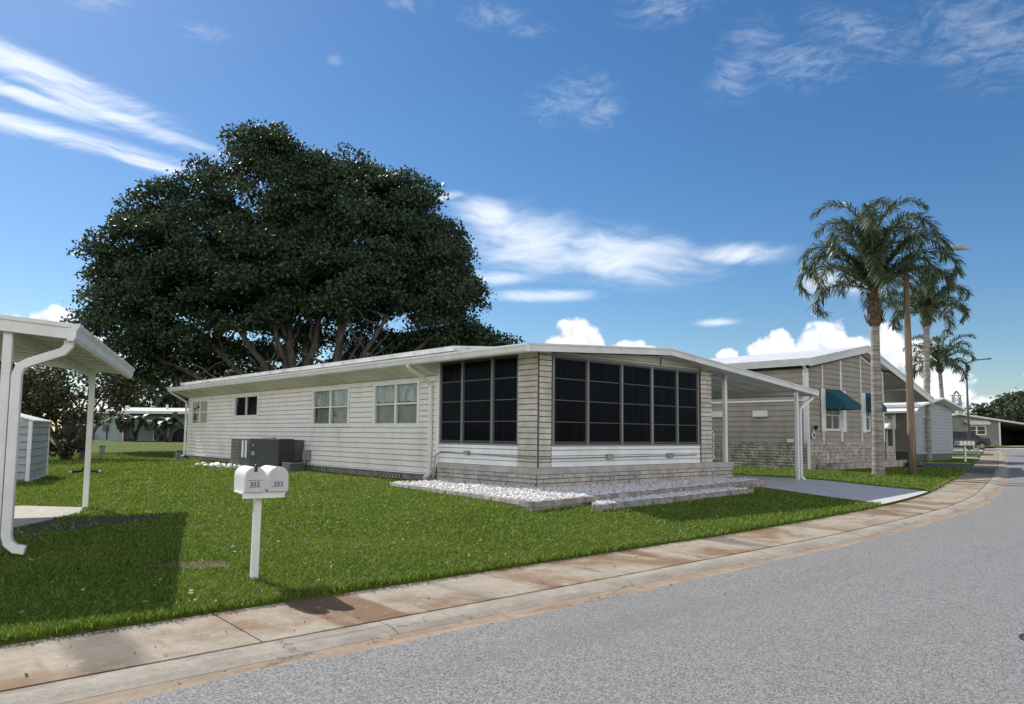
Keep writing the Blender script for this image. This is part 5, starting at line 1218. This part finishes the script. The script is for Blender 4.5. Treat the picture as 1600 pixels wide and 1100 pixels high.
# ------------------------------------------------------------------ far grey house facing us
fh = fr_line((101.4,33.4), (108.4,26.9), 1)      # depth about 92
FO = (101.4,33.4,.35)
gh5 = thing('grey_house', 'low grey house with striped window awning and dark carport at the street end', 'house', FO)
GREY5 = pmat('grey_green_stucco', (.205,.21,.195), .8, .06, 1)
def wallpoly(mb, fr, pts, o): mb.add([fr(u, o, z) for u, z in pts], [tuple(range(len(pts)))])
m = MB(); W5 = 8.6
def rt5(u): return 3.70+(4.40-3.70)*min(1, max(0, (u+.9)/4.3)) if u < 3.4 else 4.40-(u-3.4)*.145
cutw = (4.6,7.0,1.75,2.95)
for u0, u1 in ((-1,cutw[0]),(cutw[1],8.7)):
    us = np.linspace(u0, u1, 6)
    for a, b_ in zip(us[:-1], us[1:]): wallpoly(m, fh, [(a,.2),(b_,.2),(b_,rt5(b_)-.05),(a,rt5(a)-.05)], 0)
wallpoly(m, fh, [(cutw[0],.2),(cutw[1],.2),(cutw[1],cutw[2]),(cutw[0],cutw[2])], 0); wallpoly(m, fh, [(cutw[0],cutw[3]),(cutw[1],cutw[3]),(cutw[1],rt5(7.0)-.05),(cutw[0],rt5(4.6)-.05)], 0)
fbox(m, fh, 8.6, 8.7, -9, 0, .2, 3.5); fbox(m, fh, -1, -.9, -9, 0, .2, 3.6); m.build('wall', GREY5, gh5, FO)
window(fh, *cutw, gh5, FO, WHITE, 2, 2, .14, None, .16)
m = MB(); fbox(m, fh, -.9, 8.72, -.01, .06, .2, 1.05); m.build('skirting', pmat('skirt_grey',(.26,.265,.245),.8,.08,2), gh5, FO)
m = MB(); fbox(m, fh, 8.55,8.75,-.02,.08,.2,3.5); m.build('corner_trim', TRIM, gh5, FO)
m = MB(); ru = [-1.3,3.4,8.7,16.5]
for a, b_ in zip(ru[:-1], ru[1:]):
    m.hexa([fh(a,.6,rt5(a)-.12), fh(b_,.6,rt5(b_)-.12), fh(b_,-10,rt5(b_)-.12), fh(a,-10,rt5(a)-.12), fh(a,.6,rt5(a)+.08), fh(b_,.6,rt5(b_)+.08), fh(b_,-10,rt5(b_)+.08), fh(a,-10,rt5(a)+.08)])
m.build('roof', FASC, gh5, FO)
m = MB(); u = 4.3; i = 0
for k in range(15):
    fbox(m, fh, 4.35+k*.19, 4.35+k*.19+.10, .55, .60, 3.02, 3.28)
m.hexa([fh(4.3,0,3.55),fh(7.3,0,3.55),fh(7.3,.58,3.2),fh(4.3,.58,3.2),fh(4.3,0,3.58),fh(7.3,0,3.58),fh(7.3,.58,3.23),fh(4.3,.58,3.23)]); a5 = m.build('awning', WHITE, gh5, FO)
m = MB()
for k in range(15): fbox(m, fh, 4.35+k*.19+.10, 4.35+k*.19+.19, .55, .595, 3.02, 3.2)
m.build('stripe', GREY5, a5, FO)
m = MB(); fbox(m, fh, 8.75, 16.5, -9.2, -9, .2, 3.5); fbox(m, fh, 16.3, 16.5, -9, 0, .2, 2.6); fbox(m, fh, 8.7, 8.72, -9, -.05, .2, 3.4); m.build('carport_back_wall', ROOM, gh5, FO)
m = MB(); fbox(m, fh, .0, .25, .3, .5, .3, 2.4); fbox(m, fh, -.9, 1.2, 0, .6, 2.9, 3.1); fbox(m, fh, -.2,1.0,.3,.5,2.3,2.45); m.build('side_porch', WHITE, gh5, FO)

# ------------------------------------------------------------------ cars
def car(name, label, loc, rotz, body_col, group=None):
    t = thing(name, label, 'car', loc, rotz, group)
    CM = pmat('car_paint_'+name, body_col, .25, .05, spec=.6); GL = pmat('car_glass', (.01,.012,.014), .05, .1, spec=.8) if 'car_glass' not in bpy.data.materials else bpy.data.materials['car_glass']
    prof = [(-2.25,.42),(-2.3,.75),(-2.2,1.05),(-1.35,1.12),(-.55,1.62),(1.3,1.66),(1.95,1.2),(2.25,1.1),(2.3,.6),(2.25,.4)]   # front towards -x
    arch = []
    low = [(2.25,.4),(1.85,.38),(1.78,.62),(1.45,.76),(1.12,.62),(1.05,.38),(-1.0,.38),(-1.08,.62),(-1.4,.76),(-1.75,.62),(-1.82,.38),(-2.25,.42)]
    belt = prof[:4]+[(-1.3,1.13),(1.9,1.15)]+prof[6:]
    m = MB(); poly = prof[:4]+[(1.95,1.15),(2.25,1.1),(2.3,.6)]+low[:-1]
    m.prism(poly, 'y', -.88, .88); m.build('body', CM, t, bevel=.05)
    m = MB(); m.hexa([(-1.35,-.84,1.1),(1.95,-.84,1.13),(1.95,.84,1.13),(-1.35,.84,1.1),(-.55,-.66,1.60),(1.35,-.66,1.62),(1.35,.66,1.62),(-.55,.66,1.60)]); m.build('glass', GL, t)
    m = MB(); m.box((-.6,-.68,1.595),(1.4,.68,1.66))
    for x, xt in ((-1.37,-.58),(.35,.40),(1.97,1.38)):
        for s in (-1,1): m.tube([(x,s*.85,1.1),(xt,s*.67,1.62)], .045, 6)
    m.build('roof', CM, t, bevel=.03)
    for x in (-1.41, 1.45):
        for s in (-1, 1):
            w = MB(); w.lathe([(.30,-.11),(.35,-.09),(.35,.09),(.30,.11)], (0,0,0), 20); wo = w.build('wheel', BLACK, t); wo.rotation_euler = (R(90),0,0); wo.location = (x, s*.80, .35)
            w = MB(); w.lathe([(.2,-.118),(.22,-.1),(.22,.1),(.2,.118)], (0,0,0), 16); w.build('rim', GREY, wo)
    for s in (-1,1): m = MB(); m.box((-2.31,s*.80-.14,.82),(-2.22,s*.80+.04,.96)) if False else m.box((-2.30,s*.66-.16,.80),(-2.2,s*.66+.16,.95)); m.build('headlight', WHITE, t, bevel=.02)
    m = MB(); m.box((-2.315,-.45,.62),(-2.25,.45,.80)); m.build('grille', MGREY, t, bevel=.02); m = MB(); m.box((-2.33,-.8,.42),(-2.2,.8,.56)); m.build('bumper', GREY, t, bevel=.02)
    return t
car('parked_car', 'black parked car side-on beside the farthest palm, before the grey end house', (76.2,22.6,.26), R(-42)+math.pi, (.012,.012,.02), 'parked cars')
car('parked_car', 'silver-grey vehicle parked nose-out in the dark open carport at the end of the street', (110.5,23.6,.42), R(44), (.35,.36,.38), 'parked cars')

# ------------------------------------------------------------------ street lamps
lx, ly = 30.95, 10.88; lz = gz_(lx, ly)
t = thing('street_lamp', 'tall round brown wooden pole carrying a lamp on an arm, rising through the palm fronds', 'street lamp', (lx,ly,lz))
WOOD = pmat('weathered_pole_wood', (.25,.19,.14), .9, .25, 3, bump=.4, bscale=20, vscale=(4,4,.25))
m = MB(); m.tube([(0,0,-.2),(0,0,2),(-.02,0,5),(-.04,0,8.5)], [.155,.145,.125,.105], 16); m.build('pole', WOOD, t, smooth=True)
m = MB(); m.tube([(0,0,8.45),(.3,-.3,8.9),(.8,-.85,9.05),(1.15,-1.2,9.05)], .03, 8); m.build('arm', GREY, t)
m = MB(); m.tube([(1.1,-1.15,9.04),(1.2,-1.25,9.06),(1.45,-1.5,9.06),(1.72,-1.78,9.02)], [.04,.09,.12,.04], 10); m.build('lamp_head', pmat('lamp_head_tan',(.42,.38,.32),.5,.1), t, smooth=True)
m = MB(); m.box((-.14,-.05,1.9),(.14,.05,1.98)); m.build('band', GREY, t)
x, y = 72.8, 20.9; t = thing('street_lamp', 'slim grey metal street lamp with a curved arm near the far mailboxes', 'street lamp', (x,y,.28))
m = MB(); m.tube([(0,0,-.2),(0,0,3),(0,0,7.6)], [.12,.10,.08], 10); m.build('pole', MGREY, t, smooth=True)
m = MB(); m.tube([(0,0,7.3),(.1,-.1,7.7),(.4,-.4,7.9),(1.1,-1.1,8.0),(1.5,-1.4,8.05)], .05, 8); m.build('arm', MGREY, t)
m = MB(); m.box((1.3,-1.55,8.0),(1.65,-1.25,8.12)); m.build('lamp_head', MGREY, t, bevel=.03)

# far mailboxes
def farbox(x, y, label, w, n):
    zg = gz_(x, y); t = thing('mailbox_stand', label, 'mailbox stand', (x,y,zg), R(-40))
    m = MB(); m.box((-.05,-.05,-.1),(.05,.05,.95)); m.build('post', FASC, t); m = MB(); m.box((-w/2,-.2,.95),(w/2,.2,.98)); m.build('shelf', TRIM, t)
    for k in range(n):
        cx = -w/2+w*(k+.5)/n; mm = MB(); pr = [(-.1,0),(.1,0),(.1,.14)]+[(.1*math.cos(a), .14+.1*math.sin(a)) for a in np.linspace(0, math.pi, 9)[1:-1]]+[(-.1,.14)]
        mm.prism([(cx+q, .985+z) for q, z in pr], 'y', -.24, .24); mm.build('box', WHITE, t)
farbox(48.6,14.2,'white mailboxes in a row on one post by the pavement beyond the dark driveway', .95, 4)
farbox(77.0,23.6,'small distant mailbox stand before the grey end house', 1.0, 4)
for x, y, lb in ((66.4,18.75,'left'),(67.6,18.8,'right')):
    zg = gz_(x,y); t = thing('marker_post', lb+' one of the two short cream marker posts at a far driveway edge', 'marker post', (x,y,zg), 0, 'cream marker posts at the far driveway')
    m = MB(); m.box((-.06,-.06,-.1),(.06,.06,.55)); m.build('post', pmat('cream_paint_'+lb,(.6,.56,.42),.6,.08), t); m = MB(); m.box((-.07,-.07,.55),(.07,.07,.59)); m.build('cap', WHITE, t)

# pylon, distant trees
t = thing('pylon', 'distant steel lattice pylon above the grey end house', 'pylon', (280,83.7,0)); m = MB()
for z0, z1, w0, w1 in ((0,10,2.6,1.2),(10,13,1.2,1.1),(13,16,1.1,1.0),(16,17.6,1.0,.15)):
    for sx, sy in ((-1,-1),(1,-1),(1,1),(-1,1)): m.tube([(sx*w0,sy*w0,z0),(sx*w1,sy*w1,z1)], .13, 5)
    for a, b_ in (((-1,-1),(1,-1)),((1,-1),(1,1)),((1,1),(-1,1)),((-1,1),(-1,-1))):
        m.tube([(a[0]*w0,a[1]*w0,z0),(b_[0]*w1,b_[1]*w1,z1)], .08, 4); m.tube([(b_[0]*w0,b_[1]*w0,z0),(a[0]*w1,a[1]*w1,z1)], .08, 4); m.tube([(a[0]*w1,a[1]*w1,z1),(b_[0]*w1,b_[1]*w1,z1)], .08, 4)
m.build('lattice', MGREY, t)
m = MB(); m.tube([(-2.2,1.5,16),(2.2,-1.5,16)], .12, 4); m.tube([(-1.8,1.3,13.2),(1.8,-1.3,13.2)], .12, 4); m.build('cross_arm', MGREY, t)
for i, (b_, lb, lab) in enumerate([((158,38.5,.3),[(0,0,6.2,3.6,3,2.9),(2.4,0,7.2,2.6,2.5,2.6)],'airy grey-green tree at the right edge above the carport roof of the end house'),
                         ((150,34.5,.3),[(0,0,5.6,3.4,3,2.4)],'lower tree at the right edge beside the airy grey-green tree'),
                         ((140,45,.3),[(0,0,4,5,3,1.8)],'low tree line piece behind the ridge of the grey end house'),
                         ((95,60,.3),[(0,0,3.2,6,3,2.0)],'low dark tree behind the third home between the palm trunks')]):
    simple_tree('leafy_tree', lab, b_, lb, LEAFDIST, .5, 22, 16, 3, seed=40+i, tr=.25)

# drain cover at the right of the road
t = thing('manhole_cover', 'round dark iron cover set into the asphalt at the right', 'manhole cover', (7.37,1.50,float(ze(7.2))-.083))
IRON = pmat('iron', (.028,.022,.019), .7, .3, 12, bump=.5, bscale=60)
m = MB(); m.lathe([(.30,-.02),(.30,.004),(.27,.004),(.265,-.008)], (0,0,0), 36); m.build('ring', IRON, t)
m = MB(); m.lathe([(.26,-.03),(.26,-.001),(.01,.001)], (0,0,0), 36)
for k in range(-3, 4): m.box((-.2,k*.06-.012,0),(.2,k*.06+.012,.006))
m.build('lid', IRON, t)
t2 = thing('manhole_cover', 'dark iron cover far down the street on the asphalt', 'manhole cover', (56.0,12.0,float(ze(56))-.085)); m = MB(); m.lathe([(.4,-.02),(.4,.008),(.01,.01)], (0,0,0), 24); m.build('lid', IRON, t2)

# ------------------------------------------------------------------ grass blades (thick St Augustine turf)
def grass():
    N = 680000
    r = np.exp(rng.uniform(math.log(5.6), math.log(46), N)); th = rng.uniform(yaw-R(39), yaw+R(38), N)
    x = r*np.cos(th); y = r*np.sin(th); d = dist(np.minimum(x, 79), y)
    k = (d > -.035) & (x < 80)
    k &= ~((x > 11.2) & (x < 19.2) & (y > 11.6) & (y < 35)); k &= ~inpoly(x, y, [(9.45,15),(8.78,9.22),(14,9.72),(18.9,10.3),(18.9,12),(11.2,12),(11.2,15)]); k &= ~inpoly(x, y, [(11.0,9.8),(10.02,8.84),(13,9.02),(16.45,9.34),(16.5,10.2)])
    k &= ~((x > 18.15) & (x < 23.27)); k &= ~((x > 38.6) & (x < 43.4)); k &= ~((x > 55.2) & (x < 57.0)); k &= ~((x > 30.2) & (x < 39.7) & (y > 13.7))
    k &= ~inpoly(x, y, SLABP)
    k &= ~(inpoly(x, y, DIRT[0]) & (rng.uniform(0,1,N) > .12)); k &= ~(inpoly(x, y, DIRT[1]) & (rng.uniform(0,1,N) > .25))
    k &= ~((x > 10.2) & (x < 11.2) & (y > 21.8) & (y < 27)); k &= ~((x > 46.9) & (y > 16.2))
    x, y, r = x[k], y[k], r[k]; dd_ = d[k]; n = len(x); z = lawn_z(x, y)-.012
    sc = np.clip(r/8.5, .75, 4.2)
    # patchiness of growth
    pn = .90+.18*np.sin(x*1.7+np.sin(y*2.1)*1.3)*np.sin(y*1.3+np.sin(x*1.1))
    h = rng.uniform(.026, .062, n)*pn*(1+.18*(sc-1))*(1+.5*np.exp(-np.clip(dd_,0,9)/.12)); w = rng.uniform(.0035, .006, n)*sc*1.15
    a = rng.uniform(0, 6.283, n); lean = rng.uniform(.15, 1.1, n)*h*1.3; b_ = rng.uniform(0, 6.283, n)
    ux, uy = np.cos(a)*w, np.sin(a)*w; lx, ly = np.cos(b_)*lean, np.sin(b_)*lean
    z0 = z; V = np.empty((n, 5, 3), np.float32)
    V[:,0] = np.stack([x-ux, y-uy, z0], 1); V[:,1] = np.stack([x+ux, y+uy, z0], 1)
    V[:,2] = np.stack([x+ux*.9+lx*.35, y+uy*.9+ly*.35, z0+h*.6], 1); V[:,3] = np.stack([x-ux*.9+lx*.35, y-uy*.9+ly*.35, z0+h*.6], 1)
    V[:,4] = np.stack([x+lx, y+ly, z0+h], 1)
    base = np.arange(n)*5; T = np.concatenate([np.stack([base, base+1, base+2], 1), np.stack([base, base+2, base+3], 1), np.stack([base+3, base+2, base+4], 1)])
    o = np_mesh('grass', V.reshape(-1,3), T, GRASSM, nper=3); stuff(o, 'thick green lawn turf in front of and between the homes', 'grass')
def grassblade():
    m = bpy.data.materials.new('grass_blade'); m.use_nodes = True; t = m.node_tree; b = NB(t); p = t.nodes['Principled BSDF']
    g = b.n('ShaderNodeNewGeometry').outputs['Random Per Island']; oc = b.n('ShaderNodeTexCoord').outputs['Object']
    n = b.noise(oc, .55, 6, .68); n2 = b.noise(oc, 2.6, 4, .6)
    c = b.ramp(g, [(0.0,(.055,.115,.013)),(.45,(.11,.20,.024)),(.85,(.17,.27,.045)),(.94,(.25,.31,.09)),(1.0,(.40,.37,.20))])
    c = b.mix(b.m('MULTIPLY', b.smooth(n, .42, .72), .45), c, (.25,.27,.06)); c = b.mix(b.m('MULTIPLY', b.smooth(n2, .55, .8), .4), c, (.06,.13,.015))
    b.link(c, p.inputs['Base Color']); p.inputs['Roughness'].default_value = .5; p.inputs['Specular IOR Level'].default_value = .25
    tr = b.n('ShaderNodeBsdfTranslucent'); b.link(b.mix(1.0, c, (1.1,1.0,.45), 'MULTIPLY'), tr.inputs[0])
    mx = b.n('ShaderNodeMixShader'); mx.inputs[0].default_value = .42; b.link(p.outputs[0], mx.inputs[1]); b.link(tr.outputs[0], mx.inputs[2]); b.link(mx.outputs[0], t.nodes['Material Output'].inputs[0])
    return m
GRASSM = grassblade()
grass()

# ------------------------------------------------------------------ fallen leaves, chips and a broken bit of curb
def litter(name, label, n, zone, size, cols, on_lawn):
    r = np.exp(rng.uniform(math.log(5.2), math.log(26), n)); th = rng.uniform(yaw-R(38), yaw+R(36), n); x = r*np.cos(th); y = r*np.sin(th); d = dist(x, y)
    k = zone(x, y, d); x, y, d = x[k], y[k], d[k]
    if on_lawn: z = lawn_z(x, y)+rng.uniform(.02,.05,len(x))
    else: z = ze(x)+np.where(d > -1.09, -.045-.015*(-d), np.where(d > -1.6, -.085-.06*(-d-1.2)/.4, -.10))+.012
    P = np.stack([x,y,z],1); nn = len(P); s_ = rng.uniform(.5,1.3,(nn,1))*size; a = rng.normal(0,1,(nn,3)); a[:,2] *= .25; a /= np.linalg.norm(a,axis=1)[:,None]
    b_ = rng.normal(0,1,(nn,3)); b_[:,2] *= .3; b_ -= (b_*a).sum(1)[:,None]*a; b_ /= np.linalg.norm(b_,axis=1)[:,None]
    h = a*s_; w = b_*s_*.3; V = np.stack([P-h*.5, P+w, P+h*.5, P-w],1).reshape(-1,3)
    stuff(np_mesh(name, V, np.arange(nn*4).reshape(nn,4), leafmat(name+'_brown', cols[0], cols[1], .7, .1)), label, 'fallen leaves')
free = lambda x, y: ~((x > 8.6) & (x < 19.3) & (y > 8.7))
litter('fallen_leaves', 'small dry leaves scattered on the lawn', 900, lambda x, y, d: (d > .05) & free(x, y), .055, ((.10,.06,.03),(.42,.36,.20)), True)
litter('fallen_leaves', 'small dry leaves and grit lying on the pavement, curb and road edge', 520, lambda x, y, d: (d < -.02) & (d > -2.4), .035, ((.05,.035,.02),(.22,.15,.08)), False)
P = np.stack([1.70+rng.normal(0,.16,60), 5.28+rng.normal(0,.07,60), np.full(60,-.405)], 1)
stuff(pebbles('broken_concrete', P, .006, .020, CURBM), 'broken concrete crumbs in the gutter where the curb has cracked', 'rubble')
